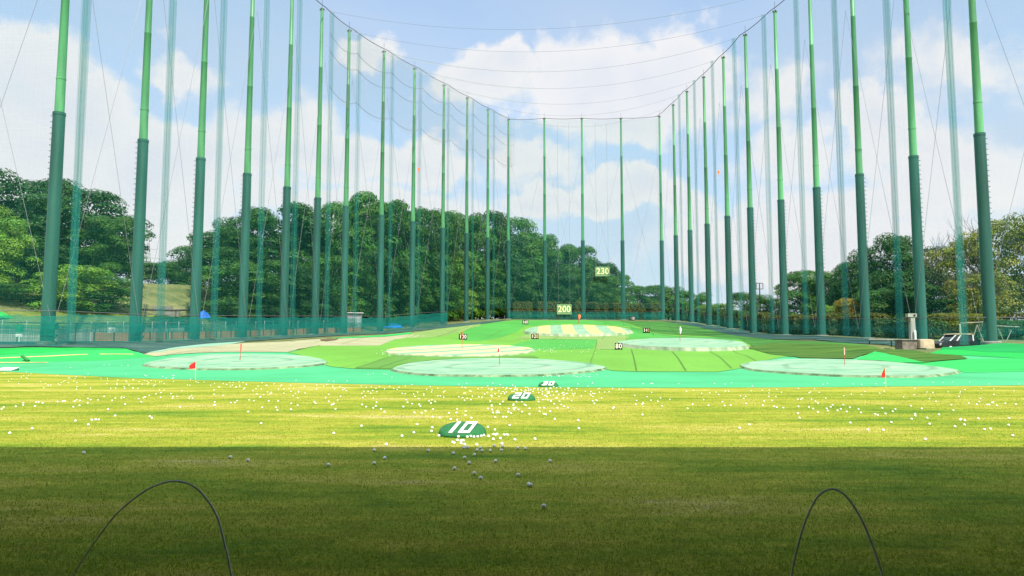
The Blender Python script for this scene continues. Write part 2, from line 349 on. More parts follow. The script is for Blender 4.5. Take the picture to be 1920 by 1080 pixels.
M_mesh = mat('ground_netting', (.012, .06, .052), .9, col2=(.06, .115, .095), scale=.6, stretch=(.4, 1, 1), bump=.6, bscale=8, spec=.1, fine=.25, fscale=3)
M_pale = mat('grey_green_netting', (.20, .36, .26), .9, var=.15, scale=.4, bump=.4, bscale=12, spec=.1)
M_dry = mat('dry_bank_grass', (.085, .12, .035), .95, col2=(.19, .18, .07), scale=.3, bump=.6, bscale=4, fine=.3, fscale=3)
M_green_bank = mat('bank_grass', (.06, .12, .022), .95, col2=(.16, .21, .05), scale=.35, stretch=(.5, 1, 1), bump=.7, bscale=4, fine=.35, fscale=3)
M_seam = mat('turf_seam', (.06, .15, .03), .95)

def make_turf():
    edge = gpoly(EDGE)
    drape('lawn', [(60, 2.0), *[(p.x, p.y) for p in reversed(edge)], (-60, 2.0)], .5, M_lawn, 1.5)
    up = gpoly([(2300, 648), (1930, 660), (1800, 664), (1600, 668), (1400, 655), (1200, 655), (1000, 656), (760, 656), (540, 657), (300, 662), (262, 660), (150, 655), (0, 656), (-260, 657)])
    lo = [(p.x, p.y+.02) for p in edge]
    drape('mint_turf', [*lo, *[(p.x, p.y) for p in up]], 1, M_mint, 1.0)
    def sh(name, layer, m, pix, ymax=260): return drape(name, gpoly(pix, ymax), layer, m, .9)
    sh('left_bank_turf', 2, M_bank, [(-260, 653), (0, 653.5), (90, 653), (232, 652.5), (264, 664), (290, 669), (200, 676), (80, 679), (0, 682), (-260, 686)])
    sh('left_bank_turf', 3, M_bank2, [(-260, 654), (0, 654), (150, 653.4), (225, 653), (235, 655), (150, 657), (80, 662), (0, 666), (-260, 670)])
    M_line = mat('straw_line', (.50, .44, .16), .9, var=.2, scale=1)
    sh('straw_line', 4, M_line, [(-260, 676), (0, 671.6), (90, 668), (165, 664.6), (165, 665.8), (90, 669.4), (0, 673), (-260, 678)])
    sh('straw_line', 4, M_line, [(187, 664.2), (250, 664.6), (250, 665.6), (187, 665.4)])
    sh('straw_line', 4, M_line, [(-260, 684), (0, 680.2), (90, 680), (90, 680.8), (0, 681.6), (-260, 686)])
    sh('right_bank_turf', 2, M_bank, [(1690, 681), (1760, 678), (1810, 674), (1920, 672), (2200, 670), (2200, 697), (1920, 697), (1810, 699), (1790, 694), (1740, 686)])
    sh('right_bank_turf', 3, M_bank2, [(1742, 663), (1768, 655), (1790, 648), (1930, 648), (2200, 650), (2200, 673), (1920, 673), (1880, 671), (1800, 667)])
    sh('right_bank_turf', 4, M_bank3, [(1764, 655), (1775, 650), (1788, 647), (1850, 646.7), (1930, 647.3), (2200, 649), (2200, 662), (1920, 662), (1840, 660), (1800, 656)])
    sh('fairway', 3, M_fair, [(540, 662), (562, 666), (590, 677), (620, 688), (660, 692), (735, 693.5), (960, 692), (1120, 690), (1150, 696), (1200, 697.5), (1345, 698), (1385, 692), (1415, 681), (1470, 670), (1500, 668), (1470, 660), (1400, 655), (1410, 647),
                            (1380, 628), (1300, 610), (1240, 603), (1100, 600.5), (965, 600.5), (930, 604), (890, 612), (830, 622), (790, 634), (740, 636), (710, 648), (590, 649)], 182)
    sh('fairway', 4, M_fair2, [(1000, 637), (1120, 636.5), (1112, 655), (1060, 656), (960, 656), (930, 652), (970, 645)])
    sh('fairway', 4, M_fair2, [(905, 608), (965, 601), (1100, 601), (1160, 602), (1190, 614), (1240, 628), (1385, 634), (1400, 640), (1290, 633), (1170, 636), (1160, 630), (1186, 620), (1180, 612), (1080, 607), (985, 612), (970, 622), (900, 640), (870, 640), (870, 620)], 182)
    sh('fairway', 5, M_fair3, [(665, 691.5), (740, 668), (780, 665), (900, 670), (1000, 668), (1010, 672), (820, 675), (745, 685), (735, 692.5)])
    sh('fairway', 5, M_fair4, [(965, 636), (985, 628.5), (1060, 630), (1180, 629.5), (1172, 640), (1160, 656), (1118, 656), (1120, 637), (1040, 636.5)])
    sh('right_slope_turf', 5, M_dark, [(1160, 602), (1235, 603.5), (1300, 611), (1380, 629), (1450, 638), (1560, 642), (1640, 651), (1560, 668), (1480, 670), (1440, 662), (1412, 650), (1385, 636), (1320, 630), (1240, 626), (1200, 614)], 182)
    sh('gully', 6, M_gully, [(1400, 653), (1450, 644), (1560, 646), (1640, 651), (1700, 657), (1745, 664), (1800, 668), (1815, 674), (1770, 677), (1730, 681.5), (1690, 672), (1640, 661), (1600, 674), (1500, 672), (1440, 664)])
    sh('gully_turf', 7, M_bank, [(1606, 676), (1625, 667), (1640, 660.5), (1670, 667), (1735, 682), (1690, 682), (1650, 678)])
    sh('tan_strip', 4, M_tan, [(268, 665), (300, 659), (370, 650), (460, 644), (540, 641), (590, 641), (600, 648), (560, 655), (540, 661), (420, 661), (330, 665), (290, 669)])
    sh('tan_strip', 4, M_tan, [(545, 640), (640, 633.5), (760, 627), (800, 630), (740, 637), (712, 648.5), (600, 649), (590, 644)])
    sh('worn_strip', 4, M_fair4, [(765, 626), (830, 615), (900, 607), (905, 611), (880, 617), (868, 622), (800, 634), (745, 635.5)])
    sh('pale_netting', 5, M_pale, [(275, 663), (330, 651), (400, 644), (460, 641), (440, 645), (360, 653), (300, 661)])
    sh('left_net_bank', 6, M_mesh, [(-260, 641), (0, 642), (90, 642.5), (250, 642), (370, 638), (460, 635), (600, 628.5), (720, 623.5), (780, 616), (850, 608), (950, 600), (935, 604), (850, 614), (780, 621), (650, 629), (520, 637), (460, 641), (380, 646), (310, 656), (270, 664), (235, 654), (120, 652), (0, 653), (-260, 653)])
    sh('bright_strip', 7, M_bank, [(610, 636), (660, 632.5), (720, 629), (770, 623.5), (772, 626), (720, 632), (640, 635.5)])
    sh('right_net_bank', 6, M_mesh, [(1236, 602.5), (1300, 606), (1380, 618), (1440, 627), (1540, 631), (1620, 635), (1730, 641), (1738, 656), (1690, 653), (1600, 645), (1520, 637), (1440, 637), (1380, 630), (1310, 614)], 182)
    sh('bank_grass', 2, M_green_bank, [(-260, 582), (0, 584), (120, 583), (250, 582), (330, 590), (300, 606), (200, 612), (60, 617), (-260, 620)], 200)
    sh('dry_bank', 3, M_dry, [(185, 572), (215, 564), (270, 563), (330, 569), (355, 582), (330, 592), (250, 590)], 200)
    # dark joints between the turf lengths
    mb = MB()
    def seam(pix, wd=.05):
        ps = gpoly(pix, 182); q = []
        for a, b in zip(ps, ps[1:]):
            k = max(1, int((b-a).length/1.5)); q += [a+(b-a)*j/k for j in range(k)]
        q.append(ps[-1])
        for a, b in zip(q, q[1:]):
            t = (b-a).normalized(); s = Vector((-t.y, t.x, 0))*wd/2
            c = [a-s, b-s, b+s, a+s]
            for p in c: p.z = tz(p.x, p.y)+.1
            mb.quad(*c)
    for l in ([(1105, 692), (1112, 668), (1120, 638)], [(1194, 697), (1184, 656)], [(1287, 697), (1260, 660)], [(1372, 692), (1332, 660)], [(1420, 680), (1370, 655)], [(625, 678), (720, 668), (835, 655)], [(620, 679), (700, 679)], [(668, 691), (745, 667)], [(710, 691), (770, 672)],
              [(590, 650), (540, 662)], [(880, 612), (800, 634)], [(800, 634), (900, 634)], [(940, 620), (900, 637)], [(985, 611), (940, 620)], [(1176, 629), (1174, 640)], [(1212, 600), (1226, 630)], [(1249, 605), (1270, 628)], [(1135, 600), (1135, 610)], [(1168, 601), (1170, 612)], [(1050, 629), (1035, 638)], [(1134, 629), (1128, 638)],
              [(640, 646), (690, 632)], [(590, 643), (640, 634)], [(310, 668), (420, 655), (540, 646)], [(290, 672), (400, 660)], [(1130, 609), (1060, 605), (985, 609)], [(820, 632), (860, 616)], [(860, 626), (890, 612)], [(1190, 612), (1300, 630)], [(1270, 610), (1345, 632)], [(640, 690), (690, 680)]): seam(l)
    tag(mb.build('turf_seams', M_seam), kind='structure')
    # a worn brown hole in the tan strip
    drape('soil_patch', gpoly([(600, 637.5), (620, 635.5), (635, 636.5), (628, 639), (612, 641), (602, 640)]), 8, mat('bare_soil', (.11, .075, .035), .95, var=.3, scale=3, bump=.6, bscale=10), .5)
make_turf()

# ------------------------------------------------------------------ short grass blades near the tees
def make_blades():
    n = 280000
    u = rng.random(n); y = 3.9+22*u**2.0; x = (rng.random(n)*2-1)*(y*.74+.3)
    h = (.010+.016*rng.random(n)); a = rng.random(n)*6.283; lean = (rng.random((n, 2))-.5)*.03; wd = .0022+.0026*rng.random(n)*y/8
    z = terrain(x, y)+.004
    p0 = np.stack([x-np.cos(a)*wd, y-np.sin(a)*wd, z], 1); p1 = np.stack([x+np.cos(a)*wd, y+np.sin(a)*wd, z], 1); p2 = np.stack([x+lean[:, 0], y+lean[:, 1], z+h], 1)
    v = np.stack([p0, p1, p2], 1).reshape(-1, 3)
    c = np.array([.9, 1, .6])[None]*(.75+.6*rng.random((n, 1))); dry = rng.random(n) < .2; c[dry] *= np.array([1.35, 1.1, 2.0])
    me = np_mesh('grass', v, np.arange(3*n).reshape(-1, 3), np.repeat(c, 3, 0))
    tag(link('grass', me, leaf_mat('grass_blade', (.20, .275, .026), .4)), 'short mown grass blades of the lawn in front of the tees', 'grass', kind='stuff')
make_blades()

# ------------------------------------------------------------------ the range building behind and above the camera
def make_building():
    b = empty('range_building', (0, -5, 0), 'long tee building whose sloping roof shades the near lawn', 'building')
    conc = mat('concrete', (.36, .35, .33), .9, var=.12, scale=.8, bump=.3, bscale=12)
    steel = mat('painted_steel', (.55, .56, .55), .5, var=.05, scale=2)
    MB().box(-46, 46, 0, 6.9, -.3, .02).build('floor_slab', conc, b)
    mb = MB(); mb.v = [(-46, -.3, 3.3), (46, -.3, 3.3), (46, 12.05, 5.02), (-46, 12.05, 5.02), (-46, -.3, 3.5), (46, -.3, 3.5), (46, 12.05, 5.22), (-46, 12.05, 5.22)]; mb.f = [(3, 2, 1, 0), (4, 5, 6, 7), (0, 1, 5, 4), (1, 2, 6, 5), (2, 3, 7, 6), (3, 0, 4, 7)]
    mb.build('roof', mat('roof_sheet', (.3, .33, .32), .6, var=.08, scale=1), b)
    MB().box(-46, 46, -.3, -.003, -.3, 3.29).build('wall', mat('dark_panel', (.10, .10, .09), .8, var=.1, scale=1), b)
    for x in np.arange(-45, 46, 7.5):
        MB().box(x-.12, x+.12, 1.2, 1.44, .02, 3.5).build('column', steel, b)
make_building()

# ------------------------------------------------------------------ net poles
ORD = ['first', 'second', 'third', 'fourth', 'fifth', 'sixth', 'seventh', 'eighth', 'ninth', 'tenth', 'eleventh', 'twelfth', 'thirteenth']
M_low = mat('dark_green_paint', (.02, .10, .078), .42, var=.32, scale=.9, stretch=(1.2, 1.2, .1), spec=.4, bump=.05, bscale=6)
M_up = mat('light_green_paint', (.085, .29, .12), .42, var=.3, scale=1.1, stretch=(1.2, 1.2, .1), spec=.4, bump=.05, bscale=6)
def age(m, lo, hi):                        # each pole faded a little differently
    t = m.node_tree; b = t.nodes['Principled BSDF']; src = b.inputs['Base Color'].links[0].from_socket
    oi = t.nodes.new('ShaderNodeObjectInfo'); mr = t.nodes.new('ShaderNodeMapRange'); mr.inputs[3].default_value = lo; mr.inputs[4].default_value = hi; t.links.new(oi.outputs['Random'], mr.inputs[0])
    tc = t.nodes.new('ShaderNodeTexCoord'); mp = t.nodes.new('ShaderNodeMapping'); mp.inputs['Scale'].default_value = (2.4, 2.4, .16); n = t.nodes.new('ShaderNodeTexNoise'); n.inputs['Scale'].default_value = 1.3; n.inputs['Detail'].default_value = 7; n.inputs['Roughness'].default_value = .7
    t.links.new(tc.outputs['Object'], mp.inputs[0]); va = t.nodes.new('ShaderNodeVectorMath'); va.operation = 'ADD'; t.links.new(mp.outputs[0], va.inputs[0]); t.links.new(mr.outputs[0], va.inputs[1]); t.links.new(va.outputs[0], n.inputs['Vector'])
    rs = t.nodes.new('ShaderNodeMapRange'); rs.inputs[1].default_value = .60; rs.inputs[2].default_value = .74; rs.inputs[4].default_value = .6; t.links.new(n.outputs['Fac'], rs.inputs[0])
    vm = t.nodes.new('ShaderNodeVectorMath'); vm.operation = 'SCALE'; t.links.new(src, vm.inputs[0]); t.links.new(mr.outputs[0], vm.inputs['Scale'])
    mx = t.nodes.new('ShaderNodeMix'); mx.data_type = 'RGBA'; t.links.new(rs.outputs[0], mx.inputs['Factor']); t.links.new(vm.outputs[0], mx.inputs['A']); mx.inputs['B'].default_value = (.10, .075, .045, 1); t.links.new(mx.outputs['Result'], b.inputs['Base Color'])
age(M_low, .84, 1.12); age(M_up, .84, 1.1)
M_iron = mat('dark_iron', (.06, .055, .05), .6, var=.2, scale=4)
M_conc = mat('footing_concrete', (.20, .21, .18), .95, var=.2, scale=3, bump=.4, bscale=20)
M_teal = mat('teal_paint', (.012, .16, .14), .5, var=.12, scale=3)
def pole_proto():
    r = empty('net_pole', (0, 0, 0), 'x', 'pole', 'net poles around the range')
    MB().lathe([(.85, -1.2), (.85, -.02), (.78, .05), (.5, .06)], 20).build('footing', M_conc, r, True)
    lo = MB().lathe([(.53, -.6), (.47, LOWER-.25), (.5, LOWER-.24), (.5, LOWER), (.4, LOWER+.02)], 28).build('lower_section', M_low, r, True)
    mb = MB(); bar = []
    for k in range(34):
        z = 2.2+k*.5; bar += [(.44, -.16, z), (.68, -.16, z), (.69, -.15, z+.01), (.44, .0, z+.12), (.69, .15, z+.25), (.44, .16, z+.26), (.44, 0, z+.4)]
    mb.tube(bar, .02, 5)
    mb.build('climbing_rungs', M_iron, lo)
    up = MB().lathe([(.38, 0), (.36, 3.0), (.385, 3.01), (.385, 3.18), (.355, 3.2), (.31, 11), (.325, 11.02), (.325, 11.15), (.305, 11.17), (.26, 20), (.27, 20.02), (.27, 20.12), (.255, 20.15), (.21, 29.0), (.21, 29.2)], 24).build('upper_section', M_up, r, True)
    up.location.z = LOWER
    cap = MB().box(-.34, .34, -.07, .07, -.1, .12).box(-.07, .07, -.34, -.072, -.1, .12).box(-.07, .07, .072, .34, -.1, .12).tube([(0, 0, .12), (0, 0, 1.5)], .025, 6).build('top_bracket', M_iron, r)
    cap.location.z = LOWER+29.2
    return r
proto = pole_proto(); protoused = [False]
def place_pole(p, h, label, group, rz):
    r = proto if not protoused[0] else copy_tree(proto); protoused[0] = True
    r.location = (p.x, p.y, p.z); r.rotation_euler.z = rz; tag(r, label, group=group)
    for ch in r.children:
        n = ch.name.split('.')[0]
        if n == 'upper_section': ch.scale.z = (h-LOWER)/29.2
        if n == 'top_bracket': ch.location.z = h
    return r
lp_obj, rp_obj = [], []
for i, p in enumerate(LP):
    lab = f'tall two tone green steel pole, {ORD[i]} from the front in the left row'
    if i == 12: lab = 'tall two tone green pole at the far left corner of the range'
    lp_obj.append(place_pole(p, LH[i], lab, 'net poles of the left row', R(170)))
for i, p in enumerate(RP):
    lab = f'tall two tone green steel pole, {ORD[i]} from the front in the right row'
    if i == 10: lab = 'tall two tone green pole at the far right corner of the range'
    rp_obj.append(place_pole(p, RH[i], lab, 'net poles of the right row', R(8)))
for i, p in enumerate(BP):
    place_pole(p, BH[i], ['thin green pole in the back row, just left of the 200 board', 'thin green pole in the back row, between the 200 and 230 boards', 'thin green pole in the back row, just right of the 230 board'][i], 'net poles of the back row', R(-90))
# brackets and winch boxes at the foot of the two nearest left poles
for i in (0, 1):
    MB().box(.40, 1.0, -.75, -.2, 1.0, 1.5).build('winch_box', M_teal, lp_obj[i]).rotation_euler.z = R(-170)
    MB().tube([(.3, -.4, .5), (1.15, -.5, .55)], .05).tube([(1.15, -.5, .55), (.5, -.4, -.1)], .05).build('foot_bracket', M_teal, lp_obj[i]).rotation_euler.z = R(-170)

# ------------------------------------------------------------------ nets, cables
M_net = net_mat('net_twine', (.06, .36, .31), .25)
M_skirt = net_mat('skirt_twine', (.03, .34, .29), .15)
M_bundle = net_mat('gathered_twine', (.07, .40, .36), .80)
M_grey = net_mat('grey_twine', (.42, .45, .47), .45)
M_cable = mat('steel_cable', (.10, .11, .12), .6)
M_wire = mat('thin_wire', (.17, .19, .21), .3)
def ribbons(mb, a0, a1, z0, z1, ztop0, ztop1, sp, wd, nrm_sag=0.0, vert=True, hor=True, spv=None):
    """open mesh between two feet a0,a1 from bottom z0,z1 to top: thin flat strands with real gaps"""
    A0, A1 = Vector((a0.x, a0.y, 0)), Vector((a1.x, a1.y, 0)); Ln = (A1-A0).length; t = (A1-A0)/Ln; n = Vector((-t.y, t.x, 0))
    hmax = max(ztop0-z0, ztop1-z1)
    def pt(u, v):   # u along, v height fraction
        zb = z0+(z1-z0)*u; zt = ztop0+(ztop1-ztop0)*u
        q = A0+t*(u*Ln)+n*(nrm_sag*math.sin(math.pi*u)*math.sin(math.pi*v)); q.z = zb+(zt-zb)*v; return q
    if hor:
        k = max(2, int(hmax/sp))
        for i in range(k+1):
            v = min(1, max(0, (i+random.uniform(-.25, .25))/k)); m = 3 if nrm_sag else 1
            for j in range(m):
                p, q = pt(j/m, v), pt((j+1)/m, v); dz = Vector((0, 0, wd/2)); mb.quad(p-dz, q-dz, q+dz, p+dz)
    if vert:
        k = max(2, int(Ln/(spv or sp)))
        for i in range(k+1):
            u = min(1, max(0, (i+random.uniform(-.25, .25))/k)); m = 3 if nrm_sag else 1
            for j in range(m):
                p, q = pt(u, j/m), pt(u, (j+1)/m); dx = t*wd/2; mb.quad(p-dx, p+dx, q+dx, q-dx)
def sag_line(a, b, sag, n=14):
    return [a.lerp(b, i/n)-Vector((0, 0, sag*4*(i/n)*(1-i/n))) for i in range(n+1)]
def side_net(name, feet, hs, label, inward, wd=.0045):
    r = empty(name, feet[0], label, 'net'); inv = Matrix.Translation(-Vector(feet[0])); off = Vector(feet[0])
    def out(mb, nm, m):
        mb.v = [(x-off.x, y-off.y, z-off.z) for x, y, z in mb.v]; return mb.build(nm, m, r)
    for i in range(len(feet)-1):
        a, b = feet[i]+inward, feet[i+1]+inward; ta, tb = feet[i].z+hs[i], feet[i+1].z+hs[i+1]
        mb = MB(); ribbons(mb, a, b, a.z+2.6, b.z+2.6, ta-.5, tb-.5, .10, wd, .5); out(mb, 'net_panel', M_net)
        mb = MB(); mb.tube(sag_line(Vector((a.x, a.y, ta)), Vector((b.x, b.y, tb)), .25, 6), .06, 6); out(mb, 'head_cable', M_cable)
        for s in (0, 1):
            p, q = (a, b) if s == 0 else (b, a); tq = (tb if s == 0 else ta)
            mb = MB(); mb.tube(sag_line(Vector((p.x, p.y, p.z+1)), Vector((q.x, q.y, tq-8)), -.0, 2), .016, 5); out(mb, 'brace_wire', M_wire)
    return r
INL, INR = Vector((.75, -.5, 0)), Vector((-.85, 0, 0))
lf = [LP[0]+Vector((-11, .5, 0))]+LP; rf = [RP[0]+Vector((11, -.5, 0))]+RP
side_net('safety_net', lf, [LH[0]]+LH, 'tall open meshed green net strung along the left row of poles', INL, .0062)
side_net('safety_net', rf, [RH[0]]+RH, 'tall open meshed green net strung along the right row of poles', INR)
bf = [LP[-1]]+BP+[RP[-1]]; bh = [LH[-1]]+BH+[RH[-1]]
side_net('safety_net', bf, bh, 'tall open meshed green net closing the far end of the range', Vector((0, -.7, 0)), .009)

def skirt(feet, hgt, label, inward, cover):
    r = empty('skirt_net', feet[0], label, 'net', 'low skirt nets along the pole rows'); off = Vector(feet[0])
    for i in range(len(feet)-1):
        a, b = feet[i]+inward, feet[i+1]+inward
        mb = MB(); n = 4
        for j in range(n):
            p, q = a.lerp(b, j/n), a.lerp(b, (j+1)/n); p.z = tz(p.x, p.y)-.1; q.z = tz(q.x, q.y)-.1
            ribbons(mb, p, q, p.z, q.z, p.z+hgt+random.uniform(-.1, .1), q.z+hgt+random.uniform(-.1, .1), .09, .09*cover, 0)
            ribbons(mb, p-inward*.2, q-inward*.2, p.z+hgt*.42, q.z+hgt*.42, p.z+hgt*.7+random.uniform(-.05, .05), q.z+hgt*.7+random.uniform(-.05, .05), .08, .08*cover, 0)
        mb.v = [(x-off.x, y-off.y, z-off.z) for x, y, z in mb.v]; mb.build('net_panel', M_skirt, r)
        mb = MB(); mb.tube([Vector((a.x, a.y, a.z+hgt))-off, Vector((b.x, b.y, b.z+hgt))-off], .03, 6); mb.build('top_rope', M_cable, r)
skirt(lf[:11], 2.5, 'low teal skirt net running along the foot of the left row of poles', Vector((1.1, -.9, 0)), .42)
skirt(rf, 2.2, 'low dark teal skirt net running along the foot of the right row', Vector((-1.3, -.2, 0)), .09)
skirt(bf, 2.0, 'low teal skirt net running along the foot of the back poles', Vector((0, -1.2, 0)), .22)

# gathered net columns hanging beside the side poles
def bundle(foot, h, wd, label):
    o_ = Vector((foot.x, foot.y, tz(foot.x, foot.y)+.4)); mb = MB()
    lean = random.uniform(-.12, .12); n = 12; ph = random.uniform(0, 6)
    cols = 17; V_ = []
    for j in range(n+1):                       # one folded curtain ...
        v = j/n
        for i in range(cols):
            u = i/(cols-1)-.5; V_.append((u*wd*(1+.06*math.sin(7*v+ph))+lean*v, (.13 if i % 2 else -.13)+.03*math.sin(9*v+i), (h-1)*v))
    mb.v = V_; mb.f = [(j*cols+i, j*cols+i+1, (j+1)*cols+i+1, (j+1)*cols+i) for j in range(n) for i in range(cols-1)]
    for i in range(5):                         # ... with thicker gathered strands inside
        u = random.gauss(.05, .16)*wd; w0 = random.uniform(.03, .07); q0 = None
        for j in range(n+1):
            v = j/n; q = Vector((u+lean*v+.02*math.sin(8*v+i), random.uniform(-.03, .03), (h-1)*v)); d = Vector((w0/2, 0, 0))
            if q0 is not None: mb.quad(q0-d, q0+d, q+d, q-d)
            q0 = q
    o = mb.build('gathered_net', M_bundle); o.location = o_
    return tag(o, label, 'net', 'gathered net columns beside the poles')
for i in range(12):
    px = [133, 300, 401, 485, 548, 612, 665, 730, 783, 838, 885, 925][i]; D = LP[i].y-.6
    q = P(px, 600, D); bundle(q, LH[i], .72 if i < 9 else .55, f'gathered column of pale teal netting just right of the {ORD[i]} left row pole')
for i in range(9):
    px = [1806, 1687, 1586, 1511, 1447, 1391, 1347, 1310, 1281][i]; D = RP[i].y-.6
    q = P(px, 600, D); bundle(q, RH[i], .72 if i < 6 else .55, f'gathered column of pale teal netting just left of the {ORD[i]} right row pole')

# grey upper screen on the left row, with ropes and a scalloped hem
def screen():
    r = empty('net_screen', LP[4], 'grey fine meshed screen hanging from the top of the left row', 'net'); off = Vector(LP[4])
    inw = Vector((1.5, -1.0, 0))
    for i in range(5, 12):
        a, b = LP[i]+inw, LP[i+1]+inw; ta, tb = LP[i].z+LH[i]-.2, LP[i+1].z+LH[i+1]-.2
        hgt = 11.5; mb = MB(); n = 6
        for j in range(n):
            u0, u1 = j/n, (j+1)/n; hem = lambda u: hgt+1.0*math.sin(math.pi*u)
            p, q = a.lerp(b, u0), a.lerp(b, u1); t0, t1 = ta+(tb-ta)*u0-.8*math.sin(math.pi*u0), ta+(tb-ta)*u1-.8*math.sin(math.pi*u1)
            ribbons(mb, p, q, t0-hem(u0), t1-hem(u1), t0, t1, .15, .022, 0)
        mb.v = [(x-off.x, y-off.y, z-off.z) for x, y, z in mb.v]; mb.build('net_panel', M_grey, r)
        for f in (.33, .55, 1.0):
            mb = MB(); mb.tube([p-off for p in sag_line(Vector((a.x, a.y, ta-hgt*f)), Vector((b.x, b.y, tb-hgt*f)), 1.0, 8)], .03, 5); mb.build('hem_rope', M_wire, r)
screen()
# overhead cables across the range
pairs = [(5, 3), (6, 4), (7, 5), (8, 6), (9, 7), (10, 8), (11, 9)]
wordy = ['nearest the tees', 'second from the tees', 'third from the tees', 'midway down the range', 'third from the far end', 'second from the far end', 'nearest the far end']
for k, (i, j) in enumerate(pairs):
    a = LP[i]+Vector((0, 0, LH[i])); b = RP[j]+Vector((0, 0, RH[j]))
    mb = MB(); mb.tube(sag_line(a, b, 4.6, 24), .018, 5); mb.v = [(x-a.x, y-a.y, z-a.z) for x, y, z in mb.v]
    o = mb.build('overhead_cable', M_wire); o.location = a; tag(o, f'thin cable sagging overhead between the side rows, {wordy[k]}', 'cable', 'overhead cables across the range')
# three grey ceiling nets slung between the cables on the left half
for k, (f0, f1) in enumerate([(.02, .46), (.02, .42), (.03, .38)]):
    i = k+1; (a0, b0), (a1, b1) = pairs[i], pairs[i+1]
    c0 = sag_line(LP[a0]+Vector((0, 0, LH[a0])), RP[b0]+Vector((0, 0, RH[b0])), 4.6, 24); c1 = sag_line(LP[a1]+Vector((0, 0, LH[a1])), RP[b1]+Vector((0, 0, RH[b1])), 4.6, 24)
    def at(c, u): x = u*24; j = min(23, int(x)); return c[j].lerp(c[j+1], x-j)
    off = c0[0]; mb = MB()
    def S_(u, v): return at(c0, u).lerp(at(c1, u), v)-Vector((0, 0, 1.2*math.sin(math.pi*v)))-off
    nu = 110
    for a in range(nu+1):
        u = f0+(f1-f0)*a/nu
        for v in range(4):
            p, q = S_(u, v/4), S_(u, v/4+.25); d = Vector((.009, 0, 0)); mb.quad(p-d, p+d, q+d, q-d)
    for b in range(29):
        v = b/28
        for a in range(12):
            p, q = S_(f0+(f1-f0)*a/12, v), S_(f0+(f1-f0)*(a+1)/12, v); d = Vector((0, .012, 0)); mb.quad(p-d, p+d, q+d, q-d)
    o = mb.build('ceiling_net', M_grey); o.location = off
    tag(o, ['grey net slung overhead, nearest to the tees of three', 'grey net slung overhead, middle one of three', 'grey net slung overhead, farthest from the tees of three'][k], 'net', 'nets slung overhead')

# ------------------------------------------------------------------ lettering
def rect_digits(text, w, h, gap, shear, depth=.012):
    D = {'1': [(.36, 0, .66, 1)], '0': [(0, 0, 1, .17), (0, .83, 1, 1), (0, .17, .25, .83), (.75, .17, 1, .83)], '2': [(0, 0, 1, .16), (0, .16, .27, .42), (0, .42, 1, .58), (.73, .58, 1, .84), (0, .84, 1, 1)],
         '3': [(0, 0, 1, .16), (.73, .16, 1, .42), (.15, .42, 1, .58), (.73, .58, 1, .84), (0, .84, 1, 1)]}
    mb = MB(); x = 0
    wid = sum((.62 if c == '1' else 1)*w for c in text)+gap*(len(text)-1); x = -wid/2
    for c in text:
        for (a, b, c2, d) in D[c]:
            cut = .09 if c == '0' else 0
            x0 = x+a*w-(.36*w if c == '1' else 0)+(.16*w if c == '1' else 0); x1 = x0+(c2-a)*w
            n = len(mb.v); y0, y1 = (b-.5)*h, (d-.5)*h
            for z in (0, depth):
                mb.v += [(x0+shear*y0, y0, z), (x1+shear*y0, y0, z), (x1+shear*y1, y1, z), (x0+shear*y1, y1, z)]
            for f in ((4, 5, 6, 7), (0, 1, 5, 4), (1, 2, 6, 5), (2, 3, 7, 6), (3, 0, 4, 7)): mb.f.append(tuple(i+n for i in f))
        x += (.62 if c == '1' else 1)*w+gap
    return mb
def font_mesh(text, size, bold=.02, depth=.01):
    cu = bpy.data.curves.new('digits', 'FONT'); cu.body = text; cu.size = size; cu.offset = bold*size; cu.extrude = depth; cu.align_x = 'CENTER'; cu.align_y = 'CENTER'; cu.space_character = 1.08
    o = bpy.data.objects.new('digits', cu); C.objects.link(o); bpy.context.view_layer.update()
    me = bpy.data.meshes.new_from_object(o.evaluated_get(bpy.context.evaluated_depsgraph_get())); bpy.data.objects.remove(o); bpy.data.curves.remove(cu)
    return me
M_dome = mat('marker_green', (.010, .115, .026), .6, var=.3, scale=7, spec=.3)
M_white = mat('white_paint', (.82, .82, .80), .5, var=.04, scale=6)
M_black = mat('black_board', (.012, .012, .012), .5, var=.2, scale=3)
M_cream = mat('cream_paint', (.85, .80, .66), .5)
M_orng = mat('amber_paint', (.75, .50, .18), .5)
M_sgreen = mat('sign_green', (.12, .25, .11), .5, var=.15, scale=1.5)
M_yel = mat('yellow_paint', (.72, .70, .34), .5)

def dome(px, py, text, label, dia=.79, white_top=False):
    g = G(px, py); r = empty('distance_marker', (g.x, g.y+dia*.5, 0), label, 'distance marker', 'green distance markers on the lawn'); r.location.z = tz(g.x, g.y+dia*.5)
    rad = dia/2; seg = 40; pr = [(1.0, -.02, 0), (1.02, .03, .0), (1.0, .06, .55), (.96, .085, .85), (.90, .10, .97), (.5, .105, 1), (.0001, .107, 1)]
    mb = MB(); n0 = 0
    for f, z, t in pr:
        for j in range(seg):
            a = 2*math.pi*j/seg; x, y = rad*f*math.cos(a), rad*f*math.sin(a); mb.v.append((x, y, z+t*(.025+y*.225)))
    for i in range(len(pr)-1):
        for j in range(seg): a = i*seg+j; b = i*seg+(j+1) % seg; mb.f.append((a, b, b+seg, a+seg))
    mb.build('body', M_dome, r, True)
    if text:
        d = rect_digits(text, .19, .56, .065, .2).build('digits', M_white, r)
        d.location = (.0, .0, .1345); d.rotation_euler.x = math.atan(.225)
    else:
        d = MB().box(-.33, .33, -.24, .24, 0, .01).build('top_panel', M_white, r); d.location = (0, 0, .1345); d.rotation_euler.x = math.atan(.225); d.scale = (dia/.79, dia/.79, 1)
    return r
dome(864, 822, '10', 'green cushion shaped marker with white number 10')
dome(978, 752.5, '20', 'green cushion shaped marker with white number 20')
